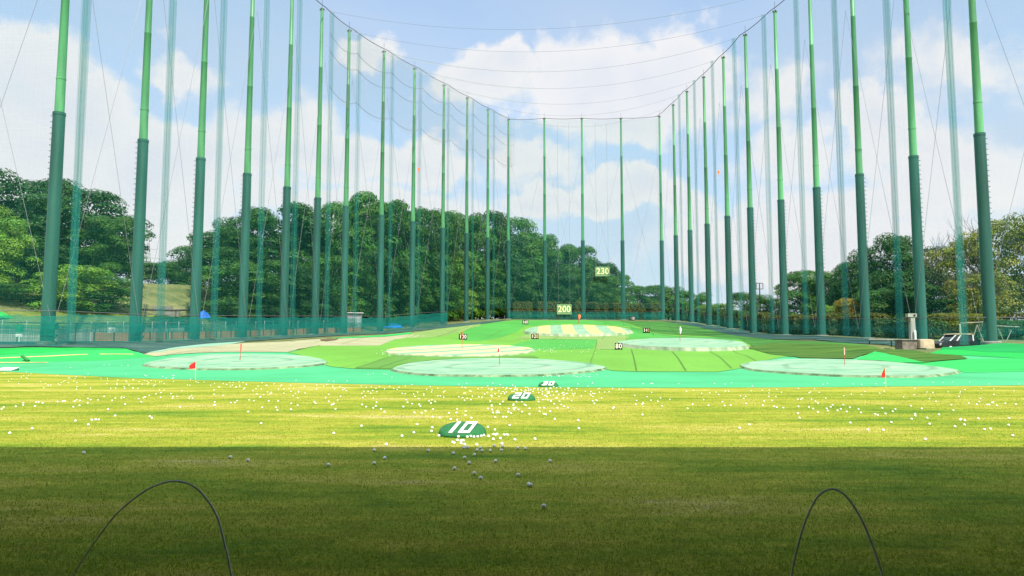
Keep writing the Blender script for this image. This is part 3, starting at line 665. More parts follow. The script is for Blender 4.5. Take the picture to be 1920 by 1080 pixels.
dome(1029, 726.2, '30', 'green cushion shaped marker with white number 30')
dome(1, 696.5, None, 'green marker with white top at the left end of the lawn edge', 1.3)

def board(px, yb, wpx, hpx, text, label, amber=''):
    g = G(px, yb); s = g.y/F; w_, h_ = wpx*s, hpx*s
    r = empty('distance_sign', (g.x, g.y, g.z), label, 'distance sign', 'black distance boards on the fairway')
    MB().box(-w_/2, w_/2, -.03, .03, .06, h_).build('board', M_black, r)
    for sx in (-1, 1): MB().box(sx*w_*.38-.025, sx*w_*.38+.025, .032, .08, -.25, h_*.8).build('leg', M_iron, r)
    size = h_*.92; n = len(text); cell = w_/n*.90
    for k, c in enumerate(text):
        me = font_mesh(c, size, .004); d = link('digit', me, M_orng if c in amber and k == n-1 else M_cream, r); d.rotation_euler.x = R(90)
        xs = [v.co.x for v in me.vertices]; wd = max(xs)-min(xs); d.scale.x = min(1.3, cell*.80/wd) if c != '1' else 1.0
        d.location = ((k-(n-1)/2)*cell, -.045, .06+(h_-.06)/2)
board(1160, 656.5, 14, 13.5, '80', 'black board with white number 80')
board(868, 637.5, 15.5, 11, '100', 'black board with white number 100, behind a red flag')
board(1003, 636.5, 13.5, 10.5, '120', 'black board with number 120, its last digit amber', '0')
board(1212, 624.8, 13, 10, '140', 'black board with number 140, its last digit amber', '0')
board(985, 608.6, 11, 8.6, '160', 'black board with white number 160')
board(1185, 601.2, 11, 7.6, '180', 'small black board with number 180, near the far end')
def hanging(px, py, wpx, hpx, text, label):
    D = BP[0].y-1.6; c = P(px, py, D); s = D/F; w_, h_ = wpx*s, hpx*s
    r = empty('hanging_sign', c, label, 'distance sign', 'green distance boards hung on the back net')
    MB().box(-w_/2, w_/2, -.05, .05, -h_/2, h_/2).build('board', M_sgreen, r)
    fr = MB()
    for (a, b, c_, d) in ((-w_/2, w_/2, h_/2-.09, h_/2), (-w_/2, w_/2, -h_/2, -h_/2+.09), (-w_/2, -w_/2+.09, -h_/2+.092, h_/2-.092), (w_/2-.09, w_/2, -h_/2+.092, h_/2-.092)): fr.box(a, b, -.07, -.052, c_, d)
    fr.build('border', mat('pale_green_paint', (.26, .42, .22), .5), r)
    me = font_mesh(text, h_*.92, .015); d = link('digits', me, M_yel, r); d.rotation_euler.x = R(90); d.location = (0, -.09, 0)
    xs = [v.co.x for v in me.vertices]; d.scale.x = w_*.86/(max(xs)-min(xs))
    hi = tz(c.x, D)+BH[0]-c.z-1.2
    for sx in (-1, 1): MB().tube([(sx*w_*.4, 0, h_/2), (sx*w_*.4, .8, hi)], .02, 5).build('cord', M_wire, r)
    if text == '200':
        for sx in (-1, 1): MB().tube([(sx*w_*.4, .1, -h_/2), (sx*w_*.4, .1, tz(c.x, D)-c.z)], .04, 6).build('post', M_iron, r)
hanging(1058, 580, 27, 18.5, '200', 'green board with yellow number 200 in front of the far hedge')
hanging(1130, 509, 27, 17.5, '230', 'green board with yellow number 230 hung high on the back net')

# ------------------------------------------------------------------ target greens
def green_mat(name, stripes=None):
    m = mat(name, (.12, .30, .18), .9, col2=(.28, .40, .27), scale=.6, stretch=(.7, 1.3, 1), bump=.5, bscale=6, spec=.1, detail=8, fine=.12, fscale=2.5)
    t = m.node_tree; b = t.nodes['Principled BSDF']; tc = [n for n in t.nodes if n.type == 'TEX_COORD'][0]      # faint turf joints running round the green
    if not m.get('ringed'):
        m['ringed'] = True; wv = t.nodes.new('ShaderNodeTexWave'); wv.wave_type = 'RINGS'; wv.rings_direction = 'Z'; wv.inputs['Scale'].default_value = .11; wv.inputs['Distortion'].default_value = 9; wv.inputs['Detail'].default_value = 3; wv.inputs['Detail Scale'].default_value = .6
        t.links.new(tc.outputs['Object'], wv.inputs[0]); mr = t.nodes.new('ShaderNodeMapRange'); mr.inputs[1].default_value = .0; mr.inputs[2].default_value = .12; mr.inputs[3].default_value = .74; mr.inputs[4].default_value = 1.0; t.links.new(wv.outputs['Fac'], mr.inputs[0])
        src = b.inputs['Base Color'].links[0].from_socket; vm = t.nodes.new('ShaderNodeVectorMath'); vm.operation = 'SCALE'; t.links.new(src, vm.inputs[0]); t.links.new(mr.outputs[0], vm.inputs['Scale']); t.links.new(vm.outputs[0], b.inputs['Base Color'])
    if stripes:
        t = m.node_tree; b = t.nodes['Principled BSDF']; tc = [n for n in t.nodes if n.type == 'TEX_COORD'][0]
        sep = t.nodes.new('ShaderNodeSeparateXYZ'); t.links.new(tc.outputs['Object'], sep.inputs[0])
        wd, slant, ph, col = stripes
        u = math_('ADD', sep.outputs['X'], math_('MULTIPLY', sep.outputs['Y'], slant, tree=t), tree=t)
        fr = math_('FRACT', math_('ADD', math_('DIVIDE', u, 2*wd, tree=t), ph, tree=t), tree=t); st = math_('GREATER_THAN', fr, .5, tree=t)
        src = b.inputs['Base Color'].links[0].from_socket; mx = t.nodes.new('ShaderNodeMix'); mx.data_type = 'RGBA'
        t.links.new(st, mx.inputs['Factor']); t.links.new(src, mx.inputs['A']); mx.inputs['B'].default_value = (*col, 1)
        n = t.nodes.new('ShaderNodeTexNoise'); n.inputs['Scale'].default_value = 1.2; n.inputs['Detail'].default_value = 6; t.links.new(tc.outputs['Object'], n.inputs['Vector'])
        mr = t.nodes.new('ShaderNodeMapRange'); mr.inputs[1].default_value = .3; mr.inputs[2].default_value = .7; mr.inputs[3].default_value = .82; mr.inputs[4].default_value = 1.15; t.links.new(n.outputs['Fac'], mr.inputs[0])
        vm = t.nodes.new('ShaderNodeVectorMath'); vm.operation = 'SCALE'; t.links.new(mx.outputs['Result'], vm.inputs[0]); t.links.new(mr.outputs[0], vm.inputs['Scale']); t.links.new(vm.outputs[0], b.inputs['Base Color'])
    return m
M_rim = mat('green_rim', (.10, .20, .09), .9, col2=(.36, .40, .28), scale=1.4, stretch=(1, .2, .2), bump=.4, bscale=8, spec=.1)
M_edge = mat('rim_net_edge', (.03, .075, .03), .9, col2=(.22, .32, .18), scale=1.6, bump=.4, bscale=12, spec=.1)
def target_green(outline, h, m, label, rim=None):
    """outline: pixels round the putting surface; its top stands h above the ground with a sloping apron"""
    top = [G(px, py, h) for px, py in outline]
    # resample smoothly
    n = len(top); dense = []
    for i in range(n):
        p0, p1, p2, p3 = top[i-1], top[i], top[(i+1) % n], top[(i+2) % n]
        for k in range(6):
            t = k/6; dense.append(.5*((2*p1)+(p2-p0)*t+(2*p0-5*p1+4*p2-p3)*t*t+(3*p1-p0-3*p2+p3)*t**3))
    c = sum(dense, Vector())/len(dense); c.z = tz(c.x, c.y)
    r = empty('target_green', c, label, 'golf green', 'round target greens')
    poly = [(p.x, p.y) for p in dense]
    o = drape('putting_surface', poly, 1, m, .5, off=h+.03)
    del o['kind']; o.parent = r; o.data.transform(Matrix.Translation(-c))
    mb = MB(); n = len(dense)
    for i in range(n):
        ring = []
        for p in (dense[i], dense[(i+1) % n]):
            d = Vector((p.x-c.x, p.y-c.y, 0)).normalized(); a = Vector((p.x, p.y, tz(p.x, p.y)+h+.03))-c
            q = p+d*(h*.8+.12); b = Vector((q.x, q.y, tz(q.x, q.y)-.03))-c; ring += [a, b]
        mb.quad(ring[0], ring[1], ring[3], ring[2])
    mb.build('apron', rim or M_edge, r)
    return r
def oval(cx, cy, rx, ry, n=20, sk=0, up=1.0):
    return [(cx+rx*math.cos(2*math.pi*k/n)*(1-0*sk), cy-ry*(up if math.sin(2*math.pi*k/n) > 0 else 1)*math.sin(2*math.pi*k/n)+sk*math.cos(2*math.pi*k/n)) for k in range(n)]
M_g1 = green_mat('pale_mint_turf')
target_green([(1134, 690), (1120, 685), (1090, 680), (1040, 675.5), (985, 672.5), (920, 672), (860, 673.5), (805, 677), (765, 682), (742, 689), (738, 693), (770, 699), (810, 702), (880, 703.5), (950, 703.5), (1020, 702), (1090, 697)], .1, M_g1, 'pale mint round green nearest the middle of the lawn edge')
target_green([(612, 679), (595, 672), (560, 667), (510, 664.5), (450, 664), (390, 665.5), (330, 671), (290, 677), (270, 683), (290, 687), (340, 690), (400, 691.5), (470, 691), (540, 688), (590, 684)], .1, M_g1, 'pale mint round green on the left, with a drooping pink flag')
target_green([(1796, 696), (1770, 690), (1720, 684), (1660, 678), (1600, 675), (1540, 673.5), (1480, 674), (1430, 676.5), (1400, 681), (1390, 686), (1410, 692), (1460, 697), (1520, 701), (1590, 704), (1670, 705), (1740, 704)], .1, M_g1, 'pale mint round green on the right, with a red pole flag')
target_green([(1400, 647), (1385, 640.5), (1340, 636), (1285, 634), (1230, 634.5), (1190, 637), (1165, 640), (1160, 643), (1185, 647), (1230, 650), (1285, 652), (1340, 652), (1380, 650.5)], .35, green_mat('pale_mint_turf_raised'), 'raised pale mint green beside the 80 board, with white flag', M_rim)
target_green([(1002, 656), (985, 651), (940, 647.5), (880, 646), (820, 647), (770, 649.5), (740, 653), (724, 658), (735, 662.5), (780, 665.5), (840, 667), (900, 667), (960, 664), (990, 660)], .12, green_mat('yellow_striped_turf', (2.6, -.55, .1, (.60, .55, .22))), 'yellow and mint striped green in front of the 100 board', M_rim)
target_green([(1184, 620.5), (1172, 615.5), (1140, 611.5), (1095, 609.3), (1050, 609.5), (1010, 612), (988, 617.5), (988, 622), (1020, 625), (1060, 626.5), (1110, 626.5), (1160, 624.5)], .4, green_mat('tan_striped_turf', (2.15, -.05, .08, (.56, .46, .17))), 'tan and green striped far green below the 200 board', M_rim)

# ------------------------------------------------------------------ pin flags
M_red = mat('red_cloth', (.62, .02, .02), .8, var=.1, scale=5)
M_pink = mat('faded_red_cloth', (.62, .16, .12), .8, var=.15, scale=5)
M_orange = mat('orange_cloth', (.80, .20, .07), .8, var=.1, scale=3)
M_wcloth = mat('white_cloth', (.8, .8, .78), .8)
M_ypole = mat('pale_yellow_pole', (.62, .58, .22), .5)
M_rpole = mat('red_pole', (.40, .06, .05), .5)
def pin_flag(px, yb, ytop, label, cloth, pole, fly=None, droop=False, group='pin flags on the greens', off=.0, whitetop=False):
    g = G(px, yb, off); s = g.y/F; h = (yb-ytop)*s; rad = max(.014, .55*s)
    r = empty('pin_flag', (g.x, g.y, g.z), label, 'flag', group)
    MB().tube([(0, 0, -.05), (0, 0, h*.6)], rad, 8).build('pole', pole, r); MB().tube([(0, 0, h*.6), (0, 0, h)], rad, 8).build('pole_top', M_wcloth if whitetop else pole, r)
    mb = MB()
    if droop:   # cloth hanging folded along the pole
        w0, l0 = fly[0]*s, fly[1]*s; n = 8
        for side in (0, 1):
            for k in range(n):
                a, b = k/n, (k+1)/n
                def q(v): return (rad+w0*math.sin(math.pi*min(1, v*.8+.15)), .3*w0*math.sin(5*v+2*side)+side*.03, h*.99-l0*v)
                def q0(v): return (-rad, -.2*w0*math.sin(4*v)+side*.03, h*.99-l0*v)
                mb.quad(q0(a), q(a), q(b), q0(b))
    else:       # triangular pennant blown to one side, with ripples and thickness
        w0, l0 = fly[0]*s, fly[1]*s; n = 10
        for side in (0, 1):
            for k in range(n):
                a, b = k/n, (k+1)/n
                def q(u, t): y = .12*abs(w0)*math.sin(6*u)+side*.012; lo = h-l0*(1-.15*u)-.25*l0*u; hi = h*.995-l0*.62*u; return (u*w0, y, lo if t == 0 else hi)
                mb.quad(q(a, 0), q(b, 0), q(b, 1), q(a, 1))
    mb.build('cloth', cloth, r)
pin_flag(366, 712.5, 677, 'red flag blown left on a pale yellow pole, left end of the lawn', M_red, M_ypole, (-12, 14), group='red flags along the lawn edge')
pin_flag(1661, 727, 690, 'red drooping flag on a pale yellow pole, right end of the lawn', M_red, M_ypole, (-6.5, 17), group='red flags along the lawn edge')
pin_flag(936.5, 685, 650, 'red flag on the pale green nearest the middle', M_red, M_rpole, (-3.5, 10), off=.12, whitetop=True)
pin_flag(450.5, 674.5, 645, 'faded drooping flag on the left hand pale green', M_pink, M_rpole, (2.2, 12), True, off=.12)
pin_flag(866.5, 653, 622, 'red drooping flag on the yellow striped green', M_red, M_rpole, (-3, 11), True, off=.14)
pin_flag(1584, 685.5, 652, 'red drooping flag with white band on the right hand green', M_red, M_rpole, (2.4, 13), True, off=.12, whitetop=True)
pin_flag(1275, 639.5, 612, 'white drooping flag on the raised green behind the 80 board', M_wcloth, M_rpole, (2.6, 14), True, off=.37)
pin_flag(1085, 607, 589, 'orange drooping flag beyond the tan striped green', M_orange, M_rpole, (3.5, 10), True)
for (px, py, D, lab) in ((783, 316, LP[8].y-2, 'small orange cloth caught in the left net'), (1345, 321, RP[6].y-2, 'small orange cloth caught in the right net')):
    c = P(px, py, D); mb = MB(); s = D/F
    for k in range(6):
        a, b = k/6, (k+1)/6
        q = lambda v, u: ((u*3.2+1.6*math.sin(3*v))*s, .1*math.sin(5*v+u), (-8*v+u*2.5)*s)
        mb.quad(q(a, 0), q(a, 1), q(b, 1), q(b, 0)); mb.quad(*[(x, y+.03, z) for x, y, z in (q(a, 0), q(b, 0), q(b, 1), q(a, 1))])
    o = mb.build('net_flag', M_orange); o.location = c; tag(o, lab, 'cloth', 'orange cloths in the nets')

# ------------------------------------------------------------------ trees
def unit(n):
    v = rng.normal(size=(n, 3)); return v/np.linalg.norm(v, axis=1)[:, None]
def leaves_from(pts, nrm, size, tint, jitter=.55):
    n = len(pts); nn = nrm+jitter*unit(n); nn /= np.linalg.norm(nn, axis=1)[:, None]
    a = np.cross(nn, unit(n)); a /= np.linalg.norm(a, axis=1)[:, None]+1e-9; b = np.cross(nn, a)
    s = (size*(.6+.8*rng.random(n)))[:, None]; a = a*s; b = b*s*.62
    bend = nn*s*.25
    v = np.stack([pts-a, pts-b*.9+bend*.4, pts+a, pts+b*.9+bend*.4], 1).reshape(-1, 3)
    return v, np.arange(4*n).reshape(-1, 4), np.repeat(tint, 4, 0)
def crown_mesh(nl, n, leaf, low=.1, flat=.62, spread=1.0, sparse=False):
    """unit crown: width 1, height 1; boughs as flattened leaf clumps over a dome"""
    cz = low+(.97-low)*rng.random(nl)**.85; ph = rng.random(nl)*2*math.pi+np.arange(nl)*2.4
    prof_ = np.sqrt(np.clip(1-np.abs((cz-.42)/.60)**2.3, .03, 1))*.5
    rad = prof_*(.62+.36*rng.random(nl)) if not sparse else prof_*(.3+.7*rng.random(nl))
    bump = 1+.16*np.sin(3*ph+rng.random()*6)
    lr = (.085+.075*rng.random(nl))*spread
    c = np.stack([rad*bump*np.cos(ph), rad*bump*np.sin(ph), np.minimum(cz, 1-lr*flat)], 1)
    which = rng.choice(nl, n, p=lr**2/np.sum(lr**2)); d = unit(n); d[:, 2] = np.where(rng.random(n) < .72, np.abs(d[:, 2]), d[:, 2])
    k = (.62+.45*rng.random(n)**.6)[:, None]
    out = c[which].copy(); out[:, 2] = 0; ln = np.linalg.norm(out, axis=1)[:, None]+1e-6; out = out/ln
    droop = -.35*np.sum(d[:, :2]*out[:, :2], 1)*np.maximum(0, np.sum(d[:, :2]*out[:, :2], 1))
    p = c[which]+d*lr[which][:, None]*k*np.array([1.15, 1.15, flat]); p[:, 2] += droop*lr[which]*.6
    # a thinner inner filling of leaves so that the crown is not hollow
    m = n//5; q = unit(m)*np.array([.3, .3, .36])*(rng.random((m, 1))**.4); q[:, 2] += .42
    lt = (.72+.5*rng.random(nl)); hue = rng.random(nl)
    ti = lt[which][:, None]*(.86+.28*rng.random((n, 1)))*np.stack([.85+.4*hue[which], np.ones(n), .85+.3*(1-hue[which])], 1)
    v, f, t = leaves_from(np.concatenate([p, q]), np.concatenate([d*np.array([1, 1, 1.3])+np.array([0, 0, .35]), unit(m)]), np.full(n+m, leaf), np.concatenate([ti, np.full((m, 3), .75)]))
    return np_mesh('crown', v, f, t), c, lr
def trunk_mesh(c, k=11, r0=.03):
    mb = MB(); mb.tube([(0, 0, -.06), (.01, 0, .1), (-.01, .012, .32), (.0, 0, .62)], [r0, r0*.8, r0*.6, r0*.22], 9)
    for i in rng.choice(len(c), k, replace=False):
        e = Vector(c[i]); z = max(.1, e.z*.55); s = Vector((0, 0, z)); mid = s.lerp(e, .5)+Vector((0, 0, .03))
        mb.tube([s, mid, e], [r0*.42, r0*.25, r0*.08], 6)
    return mb.mesh('trunk')
M_bark = mat('bark', (.06, .05, .035), .95, var=.35, scale=6, stretch=(1, 1, .2), bump=.6, bscale=20)
LEAF = {'dark': leaf_mat('dark_leaves', (.025, .092, .014)), 'mid': leaf_mat('mid_green_leaves', (.046, .142, .014)), 'bright': leaf_mat('bright_leaves', (.125, .27, .022)), 'olive': leaf_mat('olive_leaves', (.165, .215, .03)),
        'yellow': leaf_mat('yellow_leaves', (.30, .24, .02)), 'hedge': leaf_mat('hedge_leaves', (.055, .125, .025)), 'red': leaf_mat('reddish_leaves', (.16, .085, .03)), 'deep': leaf_mat('deep_green_leaves', (.03, .06, .03))}  # the deep leaf set is a dull, darker green
VAR = []
for k in range(4):
    me, c, lr = crown_mesh(60, 22000, .0132, .03, .55+.1*(k % 2)); VAR.append((me, trunk_mesh(c)))
for k in range(2):
    me, c, lr = crown_mesh(34, 10000, .0175, .02, .7, 1.2); VAR.append((me, trunk_mesh(c)))
me, c, lr = crown_mesh(80, 10500, .0125, .12, .5, .8, True); SPARSE = (me, c)
def tree(name, px, top, wpx, D, kind, label, var=None, group=None, sink=.3, hscale=1.0):
    q = P(px, top, D); z0 = tz(q.x, D)-sink; wd = wpx*D/F; hg = (q.z-z0)*1.02
    if var is None: var = int(rng.integers(0, 4)) if hg > 7 else 4+int(rng.integers(0, 2))
    r = empty(name, (q.x, D, z0), label, 'tree' if 'tree' in name else 'shrub', group, float(rng.random()*6.28))
    cm, tm = VAR[var]
    t = link('trunk', tm, M_bark, r); t.scale = (wd, wd, hg)
    o = link('crown', cm, LEAF[kind], r); o.scale = (wd, wd, hg)
    o.material_slots[0].link = 'OBJECT'; o.material_slots[0].material = LEAF[kind]
    return r
G1, G2, G3, G4 = 'trees on the bank behind the left row', 'trees of the wood beyond the left row', 'trees beyond the back net', 'trees beyond the right row'
T = [
 ('broadleaf_tree', -70, 372, 230, 112, 'dark', 'dark tree cut by the left edge, behind the bright bush', G1), ('broadleaf_tree', 50, 336, 190, 116, 'dark', 'tallest dark tree on the left bank, behind the nearest left pole', G1),
 ('broadleaf_tree', 150, 362, 165, 110, 'dark', 'broad dark tree between the two nearest left poles, above the light shrub', G1), ('broadleaf_tree', 208, 408, 95, 106, 'mid', 'narrower green tree touching the second left pole on its left side', G1),
 ('broadleaf_tree', -8, 392, 100, 90, 'bright', 'bright yellow green tree at the left edge, lit against dark trees', G1), ('broadleaf_tree', 62, 455, 110, 96, 'dark', 'low dark tree just left of the nearest left pole', G1),
 ('leafy_shrub', 135, 500, 105, 88, 'bright', 'light green shrub between the two nearest left poles', G1), ('leafy_shrub', 195, 520, 90, 92, 'mid', 'mid green shrub at the foot of the narrow tree on the left bank', G1), ('leafy_shrub', 20, 530, 110, 86, 'mid', 'mid green shrub on the bank top at the left edge', G1),
 ('broadleaf_tree', 300, 492, 80, 140, 'mid', 'low distant tree right of the pylon, left of the third left pole', G2), ('broadleaf_tree', 345, 486, 80, 150, 'dark', 'low distant dark tree behind the third left pole', G2),
 ('broadleaf_tree', 412, 430, 110, 124, 'dark', 'dark tree between the third and fourth left poles', G2), ('broadleaf_tree', 470, 398, 110, 132, 'dark', 'tall dark tree behind the fourth left pole', G2), ('broadleaf_tree', 535, 381, 130, 136, 'dark', 'tall dark tree behind the fifth left pole', G2),
 ('broadleaf_tree', 590, 402, 90, 140, 'dark', 'dark tree behind the sixth left pole, in a dip of the skyline', G2), ('broadleaf_tree', 655, 385, 110, 145, 'mid', 'tall tree behind the seventh left pole', G2), ('broadleaf_tree', 712, 366, 130, 148, 'mid', 'tallest tree of the wood, behind the eighth left pole', G2),
 ('broadleaf_tree', 765, 384, 105, 156, 'dark', 'tall tree behind the ninth left pole', G2), ('broadleaf_tree', 812, 394, 95, 170, 'mid', 'tall tree just left of the tenth left pole', G2), ('broadleaf_tree', 865, 396, 95, 186, 'mid', 'tall tree behind the eleventh left pole', G3),
 ('broadleaf_tree', 912, 402, 95, 196, 'dark', 'tall tree behind the twelfth left pole', G3), ('broadleaf_tree', 960, 414, 95, 202, 'mid', 'tall tree behind the far left corner pole', G3), ('broadleaf_tree', 1005, 434, 85, 206, 'mid', 'tree behind the back pole left of the 200 board', G3),
 ('broadleaf_tree', 1045, 462, 80, 208, 'mid', 'tree above the 200 board', G3), ('broadleaf_tree', 1085, 464, 70, 211, 'mid', 'tree just left of the 230 board', G3), ('broadleaf_tree', 1122, 492, 75, 213, 'dark', 'tree directly behind the 230 board', G3), ('broadleaf_tree', 1156, 516, 60, 212, 'mid', 'last tree of the far slope, right of the 230 board', G3),
 ('broadleaf_tree', 440, 500, 110, 114, 'mid', 'low tree at the wood edge, left of the fourth left pole', G2), ('broadleaf_tree', 500, 492, 100, 118, 'mid', 'low tree at the wood edge between the fourth and fifth left poles', G2), ('broadleaf_tree', 562, 500, 100, 122, 'dark', 'low dark tree at the wood edge between the fifth and sixth left poles', G2),
 ('broadleaf_tree', 622, 480, 110, 130, 'mid', 'low tree at the wood edge, left of the grey shed', G2), ('broadleaf_tree', 690, 470, 100, 136, 'dark', 'low dark tree directly behind the grey shed', G2), ('broadleaf_tree', 745, 486, 90, 144, 'mid', 'low tree above the blue sheet by the ninth left pole', G2),
 ('broadleaf_tree', 800, 480, 100, 160, 'mid', 'low tree between the ninth and tenth left poles', G2), ('broadleaf_tree', 850, 470, 90, 174, 'bright', 'light leaved low tree between the tenth and eleventh left poles', G2), ('broadleaf_tree', 900, 480, 80, 186, 'mid', 'low tree between the eleventh and twelfth left poles', G3), ('broadleaf_tree', 940, 480, 80, 195, 'dark', 'low dark tree left of the far left corner pole', G3),
 ('broadleaf_tree', 985, 490, 80, 200, 'mid', 'low tree between the far left corner pole and the next back pole', G3), ('broadleaf_tree', 1035, 505, 80, 200, 'dark', 'low dark tree behind the hedge left of the 200 board', G3), ('broadleaf_tree', 1085, 512, 80, 202, 'mid', 'low tree behind the hedge right of the 200 board', G3), ('broadleaf_tree', 1128, 530, 66, 204, 'mid', 'low tree behind the hedge below the 230 board', G3),
 ('leafy_shrub', 830, 548, 66, 168, 'bright', 'light shrub at the foot of the tenth left pole', G2), ('leafy_shrub', 890, 550, 60, 182, 'mid', 'green shrub at the foot of the eleventh left pole', G3), ('leafy_shrub', 640, 560, 60, 126, 'mid', 'green shrub left of the grey shed', G2), ('leafy_shrub', 590, 570, 70, 118, 'dark', 'dark shrub at the wood edge by the sixth left pole', G2), ('leafy_shrub', 425, 565, 90, 106, 'mid', 'green shrub between the third and fourth left poles', G2), ('leafy_shrub', 330, 592, 70, 92, 'dark', 'dark clipped shrub left of the third left pole', G2), ('leafy_shrub', 505, 572, 80, 112, 'dark', 'dark shrub left of the fifth left pole', G2),
 ('broadleaf_tree', 1205, 536, 70, 225, 'mid', 'low round tree left of the far right corner pole', G4), ('broadleaf_tree', 1252, 536, 70, 228, 'mid', 'low round tree behind the far right corner pole', G4), ('broadleaf_tree', 1298, 548, 60, 226, 'mid', 'low round tree between the ninth and tenth right poles', G4), ('broadleaf_tree', 1340, 570, 60, 190, 'bright', 'low light green tree behind the eighth right pole', G4),
 ('broadleaf_tree', 1404, 547, 62, 150, 'mid', 'small round tree in front of the floodlight mast', G4), ('broadleaf_tree', 1446, 560, 46, 150, 'mid', 'smallest round tree, between the fifth and sixth right poles', G4), ('broadleaf_tree', 1508, 510, 90, 140, 'mid', 'round tree between the fourth and fifth right poles', G4), ('broadleaf_tree', 1560, 508, 90, 136, 'mid', 'round tree behind the fourth right pole', G4),
 ('broadleaf_tree', 1604, 492, 80, 128, 'dark', 'dark tree just left of the third right pole', G4), ('broadleaf_tree', 1660, 446, 110, 124, 'dark', 'tallest dark tree between the second and third right poles', G4), ('broadleaf_tree', 1728, 468, 100, 118, 'dark', 'dark tree behind the second right pole', G4),
 ('leafy_shrub', 1592, 560, 50, 112, 'yellow', 'yellow leaved shrub between the third and fourth right poles', G4), ('leafy_shrub', 1560, 572, 56, 114, 'bright', 'bright green shrub right of the fourth right pole', G4), ('broadleaf_tree', 1690, 530, 110, 108, 'dark', 'low dark tree between the second and third right poles', G4), ('broadleaf_tree', 1648, 545, 80, 110, 'mid', 'low green tree behind the third right pole', G4),
 ('leafy_shrub', 1905, 600, 110, 78, 'dark', 'dark clipped shrub at the right edge, behind the nearest right pole', G4), ('leafy_shrub', 1800, 585, 90, 88, 'olive', 'olive shrub behind the parked truck', G4), ('leafy_shrub', 1745, 600, 50, 92, 'dark', 'dark shrub behind the draped box', G4), ('leafy_shrub', 1480, 590, 50, 122, 'mid', 'green shrub left of the fourth right pole', G4),
]
for (nm, px, top, wd, D, kind, lab, g) in T: tree(nm, px, top, wd*1.27, D, kind, lab, group=g)

# thin crowned trees with bare branches on the right
def bare_tree(px, top, wpx, D, kind, label, seed):
    rs = random.Random(seed); q = P(px, top, D); z0 = tz(q.x, D)-.3; hg = q.z-z0; wd = wpx*D/F
    r = empty('bare_branched_tree', (q.x, D, z0), label, 'tree', 'thin crowned trees behind the nearest right pole')
    mb = MB(); tips = []
    def grow(p, d, ln, rad, depth):
        k = 3; pts = [p]; dd = d
        for _ in range(k):
            dd = (dd+Vector((rs.uniform(-.2, .2), rs.uniform(-.2, .2), rs.uniform(-.03, .13)))).normalized(); pts.append(pts[-1]+dd*ln/k)
        mb.tube(pts, [rad*(1-.13*i) for i in range(k+1)], 6 if depth < 3 else 4, False); tips.append(pts[-1])
        if depth >= 6: return
        for _ in range(3 if depth in (0, 1, 3) else 2):
            a = Vector((rs.uniform(-1, 1), rs.uniform(-1, 1), rs.uniform(-.1, .8))).normalized()
            grow(pts[-1-(rs.random() < .3)], (dd*.75+a*.8).normalized(), ln*rs.uniform(.66, .86), rad*.6, depth+1)
    grow(Vector((0, 0, -.2)), Vector((0, 0, 1)), hg*.24, hg*.018, 0)
    zs = max(v[2] for v in mb.v); xs = max(abs(v[0]) for v in mb.v)
    kz, kx = hg/zs, wd*.55/xs
    mb.v = [(x*kx, y*kx, z*kz) for x, y, z in mb.v]
    mb.build('trunk', mat('grey_bark', (.10, .085, .065), .95, var=.3, scale=3), r, True)
    o = link('crown', SPARSE[0], LEAF[kind], r); o.scale = (wd, wd, hg*.93); o.material_slots[0].link = 'OBJECT'; o.material_slots[0].material = LEAF[kind]
    return r
bare_tree(1800, 432, 130, 106, 'olive', 'thin olive tree with bare twigs, left of the nearest right pole', 3)
bare_tree(1872, 388, 150, 100, 'olive', 'tall thin olive tree with bare twigs behind the nearest right pole', 5)
bare_tree(1945, 384, 150, 97, 'olive', 'tall thin olive tree cut by the right edge', 8)
bare_tree(1838, 500, 130, 92, 'olive', 'low thin olive tree above the parked truck', 11)

# clipped hedges
def hedge(a, b, wd, hg, label, kind='hedge', red=0, group='clipped hedges', dens=60):
    a, b = Vector(a), Vector(b); ln = (b-a).length; t = (b-a).normalized(); mid = a.lerp(b, .5)
    n = int((ln*hg*2+ln*wd+wd*hg*2)*dens)
    u = rng.random((n, 3))-.5; ax = rng.choice(3, n, p=np.array([wd*hg, ln*hg, ln*wd*.8])/(wd*hg+ln*hg+ln*wd*.8)); sg = np.where(rng.random(n) < .5, -.5, .5)
    nr = np.zeros((n, 3))
    for k in range(3): s = ax == k; u[s, k] = sg[s]; nr[s, k] = np.sign(sg[s])
    s2 = (ax == 2); u[s2, 2] = .5; nr[s2, 2] = 1
    p = u*np.array([ln, wd, hg]); lump = .11*np.sin(p[:, 0]*2.1+3*mid.x)+.09*np.sin(p[:, 0]*4.7+p[:, 2]*3)+.1*(rng.random(n)-.5)
    p += nr*lump[:, None]*1.2
    edge = np.clip((np.abs(u[:, 0])-.42)/.08, 0, 1)*(u[:, 2] > .3); p[:, 2] -= edge*.25
    p[:, 2] += hg/2+.1; ti = (.6+.8*rng.random((n, 1)))*np.array([[1, 1, 1]])
    if red:
        top = u[:, 2] > .5-red*(.6+.8*rng.random(n)); ti[top] *= np.array([2.1, 1.1, .8])
    v, f, tt = leaves_from(p, nr+np.array([0, 0, .4]), np.full(n, .13), ti, .8)
    r = empty('hedge', (mid.x, mid.y, mid.z), label, 'hedge', group, math.atan2(t.y, t.x))
    link('foliage', np_mesh('foliage', v, f, tt), LEAF[kind], r)
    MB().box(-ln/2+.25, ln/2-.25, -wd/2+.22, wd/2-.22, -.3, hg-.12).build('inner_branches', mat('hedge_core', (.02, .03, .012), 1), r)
    return r
hl = ['right of the second right pole', 'between the second and third right poles', 'between the third and fourth right poles', 'between the fourth and fifth right poles', 'between the fifth and sixth right poles', 'between the sixth and seventh right poles', 'between the seventh and eighth right poles', 'between the eighth and ninth right poles', 'between the ninth and tenth right poles', 'between the tenth right pole and the far corner']
